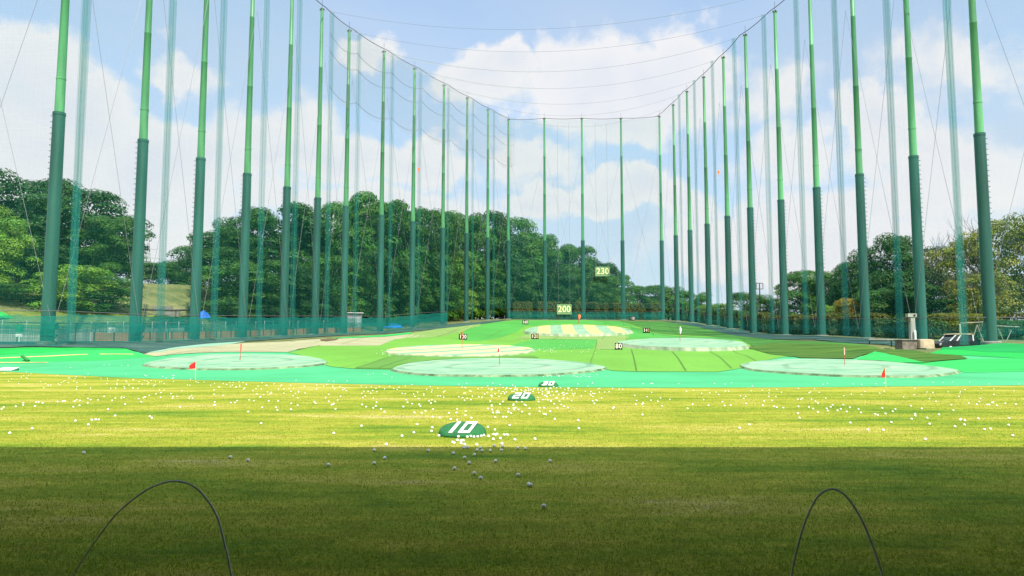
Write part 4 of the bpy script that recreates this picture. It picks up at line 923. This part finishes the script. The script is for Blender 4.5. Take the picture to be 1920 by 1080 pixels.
for i in range(1, 10):
    a, b = RP[i], RP[i+1]; e = Vector((3.2, 1.5, 0))
    hedge(a+e+(b-a)*.1, b+e-(b-a)*.06, 2.2, 2.6 if i > 1 else 2.0, 'clipped hedge '+('with reddish top ' if i in (2, 3, 4, 5) else '')+hl[i], red=.16 if i in (2, 3, 4, 5) else 0, group='clipped hedges behind the right row', dens=48)
bl = ['brownish tall hedge left of the 200 board', 'brownish tall hedge right of the 200 board, below the 230 board', 'brownish tall hedge between the two rightmost back poles', 'brownish tall hedge by the far right corner pole']
bb = [BP[0]+Vector((-8, 0, 0)), BP[0].lerp(BP[1], .5), BP[1].lerp(BP[2], .55), BP[2]+Vector((2, 0, 0)), RP[-1]+Vector((1, 0, 0))]
for i in range(4):
    hedge(bb[i]+Vector((.2, 6, .2)), bb[i+1]+Vector((-.2, 6, .2)), 2.4, 4.3-.12*i, bl[i], red=.55, group='hedges behind the back poles', dens=34)

# ------------------------------------------------------------------ things along the left row
def along(feet, off):
    out = []
    for i in range(len(feet)): t = (feet[min(i+1, len(feet)-1)]-feet[max(i-1, 0)]).normalized(); out.append(feet[i]+Vector((-t.y, t.x, 0))*off)
    return out
M_terra = mat('terracotta_boards', (.34, .13, .065), .9, col2=(.46, .23, .13), scale=1.3, stretch=(.5, 1, 1), bump=.3, bscale=8)
wl = along(LP, 3.0)
for i in range(1, 7):
    a, b = wl[i].lerp(wl[i+1], .03 if i > 1 else -.22), wl[i].lerp(wl[i+1], .93); a.z, b.z = tz(a.x, a.y), tz(b.x, b.y); ln = (Vector((a.x, a.y, 0))-Vector((b.x, b.y, 0))).length
    r = empty('low_wall', a, f'low terracotta coloured wall panel just past the {ORD[i]} left pole', 'wall', 'terracotta wall panels behind the left row', math.atan2(b.y-a.y, b.x-a.x)); dz = b.z-a.z
    mb = MB(); mb.v = [(0, 0, -.4), (ln, 0, dz-.4), (ln, .2, dz-.4), (0, .2, -.4), (0, 0, .85), (ln, 0, dz+.75), (ln, .2, dz+.75), (0, .2, .85)]; mb.f = [(3, 2, 1, 0), (4, 5, 6, 7), (0, 1, 5, 4), (1, 2, 6, 5), (2, 3, 7, 6), (3, 0, 4, 7)]
    mb.build('panel', M_terra, r)
    k = 4
    for j in range(k+1): u = j/k; MB().box(u*ln-.05, u*ln+.05, -.09, -.003, u*dz-.4, u*dz+.9-.1*u).build('post', M_iron, r)
# wire fence behind the terracotta wall
fl = along(LP, 5.2)
r = empty('wire_fence', fl[1], 'thin wire fence on pale posts behind the terracotta wall', 'fence'); o0 = Vector(fl[1])
mbw = MB()
for i in range(0, 7):
    a, b = fl[i], fl[i+1]
    for j in range(4):
        p = a.lerp(b, j/4); z = tz(p.x, p.y); MB().tube([(p.x-o0.x, p.y-o0.y, z-o0.z-.3), (p.x-o0.x, p.y-o0.y, z-o0.z+1.9)], .05, 6).build('post', mat('galvanised', (.45, .48, .47), .5), r)
    for h in (.9, 1.35, 1.8):
        mbw.tube([(p.x-o0.x, p.y-o0.y, tz(p.x, p.y)-o0.z+h) for p in (a.lerp(b, j/4) for j in range(5))], .022, 4)
mbw.build('wire', M_wire, r)
# concrete retaining wall and road rail further left
w8 = along(LP, 7.6); pts = [w8[0]+Vector((-22, -2, 0)), w8[0]+Vector((-8, 0, 0)), w8[0], w8[1], w8[2], w8[3]]
for p in pts: p.z = tz(p.x, p.y)
r = empty('retaining_wall', pts[0], 'long grey concrete wall at the foot of the left grass bank', 'wall'); mb = MB()
o0 = pts[0]
for a, b in zip(pts, pts[1:]):
    t = (b-a).normalized(); s = Vector((-t.y, t.x, 0))*.3; zt = 1.15
    q = [a-o0, b-o0, b+s-o0, a+s-o0]; n = len(mb.v)
    mb.v += [(p.x, p.y, p.z-.6) for p in q]+[(p.x, p.y, p.z+zt) for p in q]; mb.f += [tuple(n+i for i in f) for f in ((3, 2, 1, 0), (4, 5, 6, 7), (0, 1, 5, 4), (2, 3, 7, 6))]
mb.build('wall', mat('weathered_concrete', (.30, .33, .30), .95, col2=(.44, .45, .41), scale=.6, bump=.4, bscale=6), r)
mb = MB(); mb.tube([(p.x-o0.x, p.y-o0.y-.4, p.z-o0.z+1.7) for p in pts], .06, 6); mb.build('rail', M_iron, r)
for a, b in zip(pts, pts[1:]):
    for u in (.1, .4, .7): p = a.lerp(b, u)-o0; MB().tube([(p.x, p.y-.4, p.z-.2), (p.x, p.y-.4, p.z+1.7)], .05, 6).build('rail_post', M_iron, r)
# dark pipe along the top of the bank
pp = [P(px, py, 96) for px, py in ((120, 581), (250, 580), (330, 582), (365, 580))]; b0 = pp[0]
mb = MB(); mb.tube([p-b0 for p in pp], .14, 8)
for p in pp: q = p-b0; mb.tube([(q.x, q.y, tz(p.x, p.y)-b0.z-.2), (q.x, q.y, q.z)], .06, 6)
o = mb.build('pipe', M_iron); o.location = b0; tag(o, 'dark pipe on short stands along the top of the left bank', 'pipe')
# small block wall on the bank
c = P(305, 592, 98); c.z = tz(c.x, c.y); MBx = MB(); MBx.box(-2.2, 2.2, -.2, .2, -.4, .55).box(-1.5, 1.2, -.2, .2, .553, 1.1); o = MBx.build('rubble_wall', M_conc); o.location = c; tag(o, 'short pale rubble wall on the bank left of the third left pole', 'wall')
c = P(168, 583, 98); c.z = tz(c.x, c.y)+.15; o = MB().box(-1.7, 1.7, -.25, .25, -.3, .42).build('concrete_kerb', M_conc); o.location = c; tag(o, 'pale concrete slab on top of the left bank', 'slab')
# two signs
g = P(35, 650, 62.2); g.z = tz(g.x, g.y); s = 62.2/F
r = empty('notice_sign', g, 'notice sign with green board above a white panel, left of the nearest pole', 'sign')
MB().tube([(0, 0, -.3), (0, 0, .6)], .06, 8).build('post', M_white, r)
MB().box(-.28, .28, -.03, .03, .48, .82).build('white_panel', M_white, r); MB().box(-.3, .3, -.035, .035, .823, 1.42).build('green_board', mat('notice_green', (.02, .27, .09), .5), r)
mb = MB()
for i in range(3): mb.box(-.2, .16-.05*i, -.05, -.037, 1.28-.16*i, 1.33-.16*i)
mb.build('lettering', mat('pale_green_letters', (.15, .55, .2), .6), r)
g = P(209, 633, 72); r = empty('notice_sign', g, 'white sign with a small dark figure, above the terracotta wall', 'sign')
MB().box(-.31, .31, -.03, .03, 0, .98).build('board', M_white, r)
mb = MB(); mb.box(-.2, -.06, -.045, -.031, .55, .72).prism([(-.02, .4), (.1, .6), (.2, .85), (.13, .85), (.03, .62), (-.08, .4)], -.045, -.031).box(-.22, .22, -.045, -.031, .16, .2).box(-.22, .12, -.045, -.031, .26, .3); mb.build('pictogram', mat('sign_grey', (.16, .18, .2), .6), r)
MB().tube([(0, .06, -.8), (0, .06, .9)], .04, 6).build('post', M_iron, r)
# corrugated shed
g = P(664, 622, 122); g.z = tz(g.x, g.y); s = 122/F
r = empty('storage_shed', g, 'grey corrugated metal shed behind the skirt net', 'shed', rz=R(14))
mb = MB(); n = 14; W_ = 2.4; hh = 3.0
prof_pts = []
for k in range(n*2+1): prof_pts.append((-W_/2+W_*k/(2*n), (-.05 if k % 2 else 0)))
for (x0, y0), (x1, y1) in zip(prof_pts, prof_pts[1:]): mb.quad((x0, y0, -.3), (x1, y1, -.3), (x1, y1, hh-.1), (x0, y0, hh-.1)); mb.quad((x0, 1.9-y0, -.3), (x0, 1.9-y0, hh-.25), (x1, 1.9-y1, hh-.25), (x1, 1.9-y1, -.3))
for sx in (-1, 1): mb.quad((sx*W_/2, 0, -.3), (sx*W_/2, 1.9, -.3), (sx*W_/2, 1.9, hh-.25), (sx*W_/2, 0, hh-.1))
mb.build('wall', mat('corrugated_grey', (.30, .33, .35), .5, var=.15, scale=2, stretch=(1, 1, .2), metal=.2), r)
mb = MB(); mb.v = [(-W_/2-.25, -.35, hh-.05), (W_/2+.25, -.35, hh-.05), (W_/2+.25, 2.2, hh-.22), (-W_/2-.25, 2.2, hh-.22)]; mb.v += [(x, y, z+.12) for x, y, z in mb.v]; mb.f = [(3, 2, 1, 0), (4, 5, 6, 7), (0, 1, 5, 4), (1, 2, 6, 5), (2, 3, 7, 6), (3, 0, 4, 7)]; mb.build('roof', mat('pale_roof', (.55, .57, .58), .5), r)
dr = MB().box(.15, 1.0, -.09, -.055, -.2, 2.2).build('door', mat('shed_door', (.38, .42, .45), .5), r); MB().box(.22, .3, -.13, -.093, .95, 1.1).build('handle', M_iron, dr)
# blue sheets
M_blue = mat('blue_sheet', (.01, .16, .62), .45, var=.2, scale=2, bump=.4, bscale=4)
def tarp(px, py, D, w_, d_, h_, label):
    g = P(px, py, D); g.z = tz(g.x, g.y); mb = MB(); n = 12
    V_ = []
    for i in range(n+1):
        for j in range(n+1):
            u, v = i/n*2-1, j/n*2-1; rr = max(abs(u), abs(v)); z = h_*(1-rr**1.6)+.06*math.sin(9*u+4*v)+.05*math.sin(7*v-3*u); V_.append((u*w_/2*(1+.1*math.sin(5*v)), v*d_/2*(1+.1*math.sin(4*u)), max(-.1, z)))
    mb.v = V_; mb.f = [(i*(n+1)+j, (i+1)*(n+1)+j, (i+1)*(n+1)+j+1, i*(n+1)+j+1) for i in range(n) for j in range(n)]
    o = mb.build('blue_sheet', M_blue, None, True); o.location = g; return tag(o, label, 'sheet', 'blue plastic sheets')
tarp(738, 617, 131, 3.2, 2.4, .9, 'blue plastic sheet heaped between the eighth and ninth left poles')
g = P(378, 594, 92); o = tarp(380, 598, 92, 1.7, 1.4, .95, 'blue plastic sheet hung beside the third left pole')
o.location.z = g.z-.2
# small green roof peak and rod at the left edge
g = P(-6, 594, 78); r = empty('garden_tent', (g.x, g.y, tz(g.x, g.y)), 'bright green tent roof cut by the left edge', 'tent'); zt = g.z-tz(g.x, g.y)
mb = MB(); mb.v = [(-1.2, -1.2, zt-.1), (1.2, -1.2, zt-.1), (1.2, 1.2, zt-.1), (-1.2, 1.2, zt-.1), (0, 0, zt+.75), (-1.2, -1.2, zt-.2), (1.2, -1.2, zt-.2), (1.2, 1.2, zt-.2), (-1.2, 1.2, zt-.2)]; mb.f = [(0, 1, 4), (1, 2, 4), (2, 3, 4), (3, 0, 4), (5, 6, 1, 0), (6, 7, 2, 1), (7, 8, 3, 2), (8, 5, 0, 3)]; mb.build('canopy', M_bank, r)
for sx in (-1, 1):
    for sy in (-1, 1): MB().tube([(sx*1.15, sy*1.15, -.2), (sx*1.15, sy*1.15, zt-.15)], .04, 6).build('leg', M_white, r)
g = G(47, 678); o = MB().tube([(-.32, .1, .42), (.32, -.1, .05)], .11, 10).build('green_pipe', mat('pipe_green', (.02, .17, .04), .5)); o.location = g; tag(o, 'short dark green pipe lying on the left bank turf', 'pipe')
# lattice pylon and floodlight mast in the distance
def pylon():
    D = 320; top = P(278, 455, D); z0 = tz(top.x, D); hg = top.z-z0; r = empty('power_pylon', (top.x, D, z0), 'distant lattice power pylon between the second and third left poles', 'pylon')
    mb = MB(); lv = [0, .2, .38, .54, .68, .8, .9, 1.0]; wd = lambda v: 3.0*(1-v)**1.1+.35
    for sx in (-1, 1):
        for sy in (-1, 1): mb.tube([(sx*wd(v), sy*wd(v), hg*v) for v in lv], .16, 4)
    for a, b in zip(lv, lv[1:]):
        for s in (-1, 1):
            mb.tube([(-wd(a), s*wd(a), hg*a), (wd(b), s*wd(b), hg*b)], .1, 4); mb.tube([(wd(a), s*wd(a), hg*a), (-wd(b), s*wd(b), hg*b)], .1, 4)
            mb.tube([(s*wd(a), -wd(a), hg*a), (s*wd(b), wd(b), hg*b)], .1, 4)
    mb.build('lattice', mat('pylon_grey', (.32, .34, .36), .6), r)
    for v, l in ((.72, 5.5), (.82, 5), (.92, 4)): MB().tube([(-l, 0, hg*v), (0, 0, hg*v+.5), (l, 0, hg*v)], .2, 4).build('cross_arm', MATS['pylon_grey'], r)
    for k, v in enumerate((.72, .82)):
        MB().tube([p for p in sag_line(Vector((4, 0, hg*v)), Vector((70, 30, hg*v*.95)), 2, 12)], .06, 4).build('power_line', M_wire, r)
pylon()
D = 190; t = P(1424, 531, D); z0 = tz(t.x, D); hg = t.z-z0; r = empty('floodlight_mast', (t.x, D, z0), 'thin floodlight mast with square head behind the small round tree', 'mast')
MB().tube([(0, 0, 0), (0, 0, hg)], [.22, .14], 8).build('mast', M_iron, r)
mb = MB()
for (a, b) in (((-.85, hg), (.85, hg)), ((-.85, hg-1.5), (.85, hg-1.5)), ((-.85, hg), (-.85, hg-1.5)), ((.85, hg), (.85, hg-1.5))): mb.tube([(a[0], -.05, a[1]), (b[0], -.05, b[1])], .09, 6)
mb.build('lamp_frame', M_iron, r)

# ------------------------------------------------------------------ truck and machinery by the right row
M_body = mat('black_car_paint', (.02, .024, .03), .25, var=.1, scale=3, spec=.5)
M_glass = mat('dark_glass', (.02, .035, .05), .08, spec=.8)
M_canvas = mat('tan_canvas', (.42, .35, .23), .9, var=.2, scale=2, bump=.5, bscale=8)
M_tyre = mat('tyre', (.02, .02, .02), .9)
def truck():
    D = 68.0; g = P(1797, 650, D); g.z = tz(g.x, D)
    r = empty('utility_truck', g, 'small dark utility truck with white window pillars behind the green bank', 'truck', rz=R(8))
    hh = P(1797, 626, D).z-g.z; k = hh/1.75
    b = MB().prism([(-2.3, .45), (-2.35, .8), (-2.2, .98), (-1.5, 1.06), (2.1, 1.06), (2.15, .5), (1.9, .42), (-2.0, .4)], -.78, .78).build('body', M_body, r)
    MB().prism([(-1.42, 1.063), (-.72, 1.66), (1.0, 1.66), (1.95, 1.063)], -.70, .70).build('window', M_glass, r)
    mb = MB()
    for y0, y1 in ((-.745, -.703), (.703, .745)):
        mb.prism([(-1.5, 1.065), (-1.36, 1.065), (-.70, 1.658), (-.84, 1.658)], y0, y1).prism([(-.78, 1.065), (-.66, 1.065), (-.18, 1.658), (-.3, 1.658)], y0, y1).prism([(.98, 1.065), (1.1, 1.065), (1.06, 1.658), (.94, 1.658)], y0, y1)
    mb.build('pillar', M_white, r)
    MB().prism([(-.95, 1.662), (-.9, 1.75), (-.4, 1.79), (.8, 1.77), (1.15, 1.70), (1.2, 1.662)], -.78, .78).build('roof', M_canvas, r)
    for sx in (-1.45, 1.3):
        for sy in (-.8, .62):
            wmb = MB(); pr = [(.05, -.0), (.30, 0), (.36, .04), (.36, .14), (.30, .18), (.05, .18)]; wmb.lathe(pr, 20); wo = wmb.build('wheel', M_tyre, r, True); wo.rotation_euler.x = R(-90); wo.location = (sx, sy, .36)
            MB().lathe([(.02, -.012), (.2, -.012), (.2, -.002)], 16).build('rim', M_white, wo)
    for sy in (-.6, .6): h = MB().lathe([(.02, 0), (.11, 0), (.12, .04), (.02, .06)], 14).build('headlight', M_wcloth, r); h.rotation_euler.y = R(-90); h.location = (-2.352, sy, .72)
    r.scale = (k, k, k)
truck()
def at_g(px, D): q = P(px, 650, D); q.z = tz(q.x, D); return q
D = 68; s = D/F
def zpx(py, D): return P(960, py, D).z
g = at_g(1703, D); r = empty('concrete_base', g, 'rough grey concrete block carrying the ball machine post', 'block'); z1 = zpx(638, D)-g.z; MB().box(-.85, .85, -.6, .7, -.6, z1).build('block', mat('rough_concrete', (.17, .15, .12), .95, var=.35, scale=3, bump=.8, bscale=12), r); MB().box(-.95, .95, -.7, .8, z1+.001, z1+.07).build('slab', M_conc, r)
top = Vector((g.x, g.y, g.z+z1+.07))
r = empty('machine_post', (P(1709, 600, D).x, D, top.z), 'pale boxy machine post with a projecting head on the concrete block', 'machine'); h = zpx(588, D)-top.z
M_pale_m = mat('weathered_pale_metal', (.30, .31, .27), .6, var=.25, scale=4, stretch=(1, 1, .3), bump=.3, bscale=14)
MB().prism([(-.21, 0), (-.17, h*.86), (.22, h*.86), (.26, 0)], -.2, .2).build('post', M_pale_m, r); MB().box(-.1, .12, -.23, -.203, .15, h*.72).build('side_panel', mat('grey_panel', (.28, .30, .28), .5), r)
hd = MB().box(-.42, .38, -.26, .26, h*.86+.001, h).build('head', M_pale_m, r); MB().lathe([(.02, 0), (.09, 0), (.09, .05), (.02, .06)], 14).build('lens', M_black, hd); hd.children[0].rotation_euler.x = R(90); hd.children[0].location = (.15, -.261, h*.93)
MB().box(-.4, -.22, -.2, .2, h*.7, h*.86-.002).build('bracket', M_iron, r)
g2 = P(1716.5, 636, D-.4); o = MB().lathe([(.08, 0), (.08, .78), (.06, .82), (.0001, .83)], 12).build('white_post', M_white, None, True); o.location = (g2.x, D-.4, top.z); tag(o, 'short white post beside the boxy machine post', 'post')
g = at_g(1734, D-.5); mb = MB(); z1 = zpx(637, D)-g.z; n = 28; pr = []
for k in range(n): a = 2*math.pi*k/n; q = 1/max(abs(math.cos(a)), abs(math.sin(a)))**.75; pr.append((.68*q*math.cos(a), .6*q*math.sin(a)))
n0 = 0
for (f, z) in ((1.05, -.1), (1.02, z1*.45), (.99, z1*.86), (.93, z1*.98), (.5, z1*1.03)):
    for k, (x, y) in enumerate(pr): w_ = 1+.05*math.sin(k*2.4)*(1-z/z1*.7); mb.v.append((x*f*w_, y*f*w_, z))
for i in range(4):
    for k in range(n): a = i*n+k; b = i*n+(k+1) % n; mb.f.append((a, b, b+n, a+n))
mb.f.append(tuple(4*n+k for k in range(n))); o = mb.build('draped_box', M_canvas, None, True); o.location = g; tag(o, 'box draped in tan canvas beside the concrete block', 'box')
g = P(1630, 637, 74); e = P(1700, 638, 70); o = MB().tube([(0, 0, 0), tuple(e-g)], .09, 8).build('pipe_rail', M_pale_m); o.location = g
MBp = MB().tube([(0, 0, -1.2), (0, 0, .0)], .06, 6).tube([tuple((e-g)*.6+Vector((0, .0, -1.2))), tuple((e-g)*.6)], .06, 6); po = MBp.build('rail_post', M_iron, o); tag(o, 'pale horizontal pipe rail left of the concrete block', 'rail')
g = P(1655, 600, 92); g.z = tz(g.x, g.y); r = empty('pipe_trestle', (P(1825, 640, 71).x, 71, tz(P(1825, 640, 71).x, 71)), 'leaning pipe frame left of the nearest right pole', 'trestle'); x0 = r.location.x
def rel(px, py, D=71): return P(px, py, D)-r.location
for a, b in (((1832, 609), (1821, 646)), ((1832, 609), (1846, 646)), ((1800, 606), (1858, 603))): MB().tube([rel(*a), rel(*b)], .04, 8).build('strut', M_pale_m, r)
r = empty('pipe_trestle', (P(1890, 640, 69).x, 69, tz(P(1890, 640, 69).x, 69)), 'leaning pipe struts right of the nearest right pole', 'trestle')
for a, b in (((1872, 616), (1884, 646)), ((1896, 620), (1884, 646)), ((1868, 611), (1912, 613))): MB().tube([rel(*a, 69), rel(*b, 69)], .035, 8).build('strut', M_pale_m, r)
g = at_g(1802, 74); o = MB().lathe([(.11, 0), (.09, zpx(609, 74)-g.z), (.02, zpx(608, 74)-g.z+.02)], 10).build('pale_post', mat('pale_green_post', (.45, .6, .45), .6), None, True); o.location = g; tag(o, 'pale green post standing behind the truck roof', 'post')

# ------------------------------------------------------------------ wire hoops between the tees
def hoop(pix, d0, d1, label):
    n = len(pix); pts = [P(px, py, d0+(d1-d0)*i/(n-1)) for i, (px, py) in enumerate(pix)]
    a, b = pts[0].copy(), pts[-1].copy(); ta, tb = (pts[0]-pts[1]).normalized(), (pts[-1]-pts[-2]).normalized()
    def foot(p, t): q = p.copy(); k = (p.z+.04)/max(.2, -t.z); q += t*k*.85; q.z = -.04; return q
    pts = [foot(a, ta)]+pts+[foot(b, tb)]
    dense = []
    for i in range(len(pts)-1):
        p0, p1, p2, p3 = pts[max(i-1, 0)], pts[i], pts[i+1], pts[min(i+2, len(pts)-1)]
        for k in range(5):
            t = k/5; dense.append(.5*((2*p1)+(p2-p0)*t+(2*p0-5*p1+4*p2-p3)*t*t+(3*p1-p0-3*p2+p3)*t**3))
    dense.append(pts[-1]); o0 = Vector((dense[0].x, dense[0].y, 0))
    o = MB().tube([p-o0 for p in dense], .0045, 10).build('wire_hoop', mat('hoop_metal', (.60, .64, .62), .35, metal=.0, var=.2, scale=20), None, True); o.location = o0; tag(o, label, 'hoop', 'wire hoops in front of the tees')
hoop([(434, 1080), (422, 1025), (410, 977), (392, 942), (362, 911), (327, 902), (295, 909), (265, 925), (225, 957), (197, 990), (165, 1035), (137, 1080)], 2.9, 3.7, 'wide leaning thin wire hoop on the left of the near lawn')
hoop([(1655, 1080), (1633, 1016), (1617, 978), (1598, 945), (1579, 924), (1558, 917), (1535, 929), (1519, 956), (1506, 989), (1493, 1035), (1484, 1080)], 2.9, 3.2, 'narrow upright thin wire hoop on the right of the near lawn')

# ------------------------------------------------------------------ golf balls
def Z(z, s, ox, oy): return [(ox+x/s, oy+y/s) for x, y in z]
near = Z([(476, 525), (391, 568), (466, 624), (390, 662), (780, 570), (60, 675), (960, 590), (1036, 549), (1042, 526), (1062, 545), (1128, 527), (1130, 567), (1155, 550), (1166, 571), (1226, 571), (1253, 536), (1309, 519), (1314, 541), (1306, 568), (1423, 552), (1476, 555), (1112, 602), (1041, 622), (1073, 661), (1265, 647), (1657, 648), (968, 702), (1111, 738), (1157, 772), (1427, 750), (1503, 818), (1515, 824), (1611, 980),
 (298, 390), (99, 443), (590, 463), (699, 379), (675, 438), (808, 401), (802, 428), (856, 461), (996, 468), (1040, 462), (1060, 470), (1085, 466), (1108, 470), (1135, 468), (1160, 464), (1180, 458), (1213, 465), (1250, 452), (1262, 455), (1274, 450), (1325, 455), (1348, 455), (1247, 487), (1298, 481), (1403, 490), (1548, 485), (988, 495), (1015, 500), (1030, 497), (955, 510), (965, 514), (1015, 517), (1208, 398), (1259, 418), (1365, 385), (1183, 427), (810, 324), (860, 329), (940, 340), (986, 346), (1047, 312), (1090, 331), (1261, 326), (1318, 324), (1339, 324), (1507, 303), (1610, 302), (1625, 306), (1689, 340), (1858, 350), (1863, 408), (680, 293), (730, 295), (758, 280), (928, 295), (982, 293), (1048, 283), (1245, 293), (1272, 293), (1290, 293), (1355, 287), (1375, 296), (1454, 287), (1657, 283), (1580, 284), (463, 287), (440, 265), (400, 245), (332, 250), (302, 233), (97, 229), (83, 235), (111, 266), (600, 248), (630, 217), (813, 268), (987, 266), (1208, 264), (1358, 264), (1507, 262), (1580, 257), (1612, 257), (1395, 270), (1428, 270)], 3.84, 600, 700)
near += Z([(240, 1066), (662, 1036), (565, 1007), (687, 1000), (716, 997), (740, 998), (863, 968), (1123, 973), (1138, 985), (1860, 938), (809, 918), (549, 900), (118, 897), (27, 903), (12, 917), (262, 894), (173, 886), (175, 870), (1604, 887), (1764, 868), (1350, 902), (657, 870), (840, 850), (735, 847), (680, 845), (270, 865), (290, 863), (320, 870), (432, 860), (470, 857), (485, 856), (560, 858), (575, 845), (598, 853), (910, 832), (930, 828), (865, 833), (1040, 838), (1075, 830), (1085, 825), (1120, 812), (1205, 826), (1297, 820), (1327, 820), (1422, 822), (1672, 812)], 4, 0, 540)
near += Z([(38, 1027), (45, 905), (95, 853), (165, 855), (150, 905), (160, 925), (264, 875), (262, 920), (312, 890), (312, 830), (447, 874), (570, 884), (583, 877), (596, 917), (795, 883), (826, 900), (898, 895), (938, 917), (963, 938), (880, 834), (1105, 900), (1136, 867)], 4, 480, 540)
near += Z([(501, 1066), (497, 1003), (320, 992), (978, 961), (983, 871), (1707, 1062), (1780, 1036), (1577, 862), (1755, 875), (1890, 857), (1880, 888)], 4, 960, 540)
near += Z([(1623, 1073), (1668, 1068), (1402, 1050), (1804, 1039), (1474, 1037), (1212, 1031), (924, 1018), (616, 1022), (750, 1075), (865, 1078), (1440, 1000), (1447, 993), (1477, 1005), (1577, 990), (1808, 987), (1194, 985), (1076, 993), (1103, 955), (1104, 968), (1282, 960), (236, 985), (223, 950), (373, 940), (803, 955), (822, 963), (881, 953), (935, 935), (955, 918), (697, 945), (590, 937), (521, 928), (545, 917), (614, 905), (678, 917), (338, 915), (440, 914), (447, 930), (470, 902), (857, 910), (1071, 893), (1153, 913), (228, 898), (115, 908), (66, 905), (45, 898), (30, 850), (1390, 927), (1716, 890), (1645, 884), (1690, 865), (1585, 862), (1505, 873)], 4, 1440, 540)
near += [(157, 853), (432, 861), (465, 867), (18, 815), (1735, 827), (1899, 820)]
ex, ey = [p[0] for p in EDGE], [p[1] for p in EDGE]
far = []
rb = random.Random(21)
while len(far) < 470:
    u = rb.random()
    if u < .40: px = rb.gauss(1005, 55); py = 724+abs(rb.gauss(0, 1))*17
    elif u < .70: px = rb.uniform(0, 640); e = np.interp(px, ex, ey); py = e+2+abs(rb.gauss(0, 1))*20
    elif u < .83: px = rb.uniform(640, 960); py = 725+abs(rb.gauss(0, 1))*20
    else: px = rb.uniform(1080, 1930); py = 729+abs(rb.gauss(0, 1))*17
    if py < np.interp(px, ex, ey)+1.2 or py > 775: continue
    if abs(px-978) < 27 and 736 < py < 755: continue
    if abs(px-1029) < 19 and 714 < py < 728: continue
    far.append((px, py))
turf_b = [(rb.uniform(0, 1930), rb.uniform(0, 8)) for _ in range(50)]
turf_balls = [(px, np.interp(px, ex, ey)-dy) for px, dy in turf_b]+[(690, 703), (700, 701), (720, 702), (725, 703), (735, 708), (195, 686), (205, 685), (228, 686), (240, 686), (132, 690)]
for k in range(60): turf_balls.append((rb.gauss(735, 14), 661+rb.gauss(0, 3)))
for k in range(90): turf_balls.append((rb.uniform(975, 1128), rb.uniform(636, 662)))
for k in range(26): turf_balls.append((rb.uniform(1000, 1040), rb.uniform(651, 660)))
for k in range(24): turf_balls.append((rb.uniform(1010, 1130), rb.uniform(703, 708)))
BR = .023
M_ball = mat('golf_ball_white', (.88, .88, .86), .35, spec=.5, bump=.35, bscale=140)
def ball_mesh(sub):
    bm = bmesh.new(); bmesh.ops.create_icosphere(bm, subdivisions=sub, radius=BR); me = bpy.data.meshes.new('golf_ball'); bm.to_mesh(me); bm.free(); me.shade_smooth(); me.materials.append(M_ball); return me
bm3, bm2 = ball_mesh(3), ball_mesh(2)
pos = [(G(px, py), px, py) for px, py in near+far]
pos.sort(key=lambda t: t[0].y)
def ball_label(px, py):
    if py > 840:
        if py > 945: return 'lone golf ball nearest the tees, in the dark shade', None
        if abs(px-993) < 6 and abs(py-913) < 5: return 'one of two touching golf balls lying in the shade', 'touching balls in the shade'
        if px < 200: return 'lone golf ball in the shade at the far left', None
        if px < 480: return 'one of a pair of golf balls in the shade above the left hoop', 'pair of balls above the left hoop'
        if px > 1025: return 'lone golf ball in the shade, rightmost of those below the 10 marker', None
        if px < 780: return 'golf ball scattered in the shade left of the 10 marker', 'balls in the shade left of the 10 marker'
        return 'golf ball in the shade just in front of the 10 marker', 'balls in the shade in front of the 10 marker'
    if px < 600: return 'sunlit golf ball on the yellow lawn, left part of the scatter', 'sunlit balls on the left of the lawn'
    if px > 1110: return 'sunlit golf ball on the yellow lawn, right part of the scatter', 'sunlit balls on the right of the lawn'
    if py > 785: return 'sunlit golf ball lying close around the 10 marker', 'sunlit balls around the 10 marker'
    if px > 900: return 'sunlit golf ball in the dense scatter around the 20 marker', 'sunlit balls around the 20 marker'
    return 'sunlit golf ball on the lawn behind and left of the 10 marker', 'sunlit balls left of the 20 marker'
for k, (g, px, py) in enumerate(pos[:300]):
    o = bpy.data.objects.new('golf_ball', bm3 if g.y < 13 else bm2); C.objects.link(o); o.location = g+Vector((0, 0, BR+.004)); o.rotation_euler = (rb.random()*6, rb.random()*6, 0)
    lab, grp = ball_label(px, py); tag(o, lab, 'golf ball', grp or 'balls lying alone in the shade')
def ball_stuff(cs):
    b = bmesh.new(); bmesh.ops.create_icosphere(b, subdivisions=1, radius=1); bv = np.array([v.co[:] for v in b.verts]); bf = np.array([[v.index for v in f.verts] for f in b.faces]); b.free()
    c = np.array([(g.x, g.y, g.z, r_) for g, r_ in cs]); v = (c[:, None, :3]+bv[None]*c[:, 3][:, None, None]+np.array([0, 0, 1])*c[:, 3][:, None, None]).reshape(-1, 3); f = (bf[None]+len(bv)*np.arange(len(c))[:, None, None]).reshape(-1, 3)
    o = link('golf_balls', np_mesh('golf_balls', v, f), M_ball, None, True); tag(o, 'scatter of tiny far golf balls over the lawn edge and turf', 'golf balls', kind='stuff')
ball_stuff([(g, BR) for g, px, py in pos[300:]]+[(G(px, py, .02), .026) for px, py in turf_balls])
bpy.context.view_layer.update()
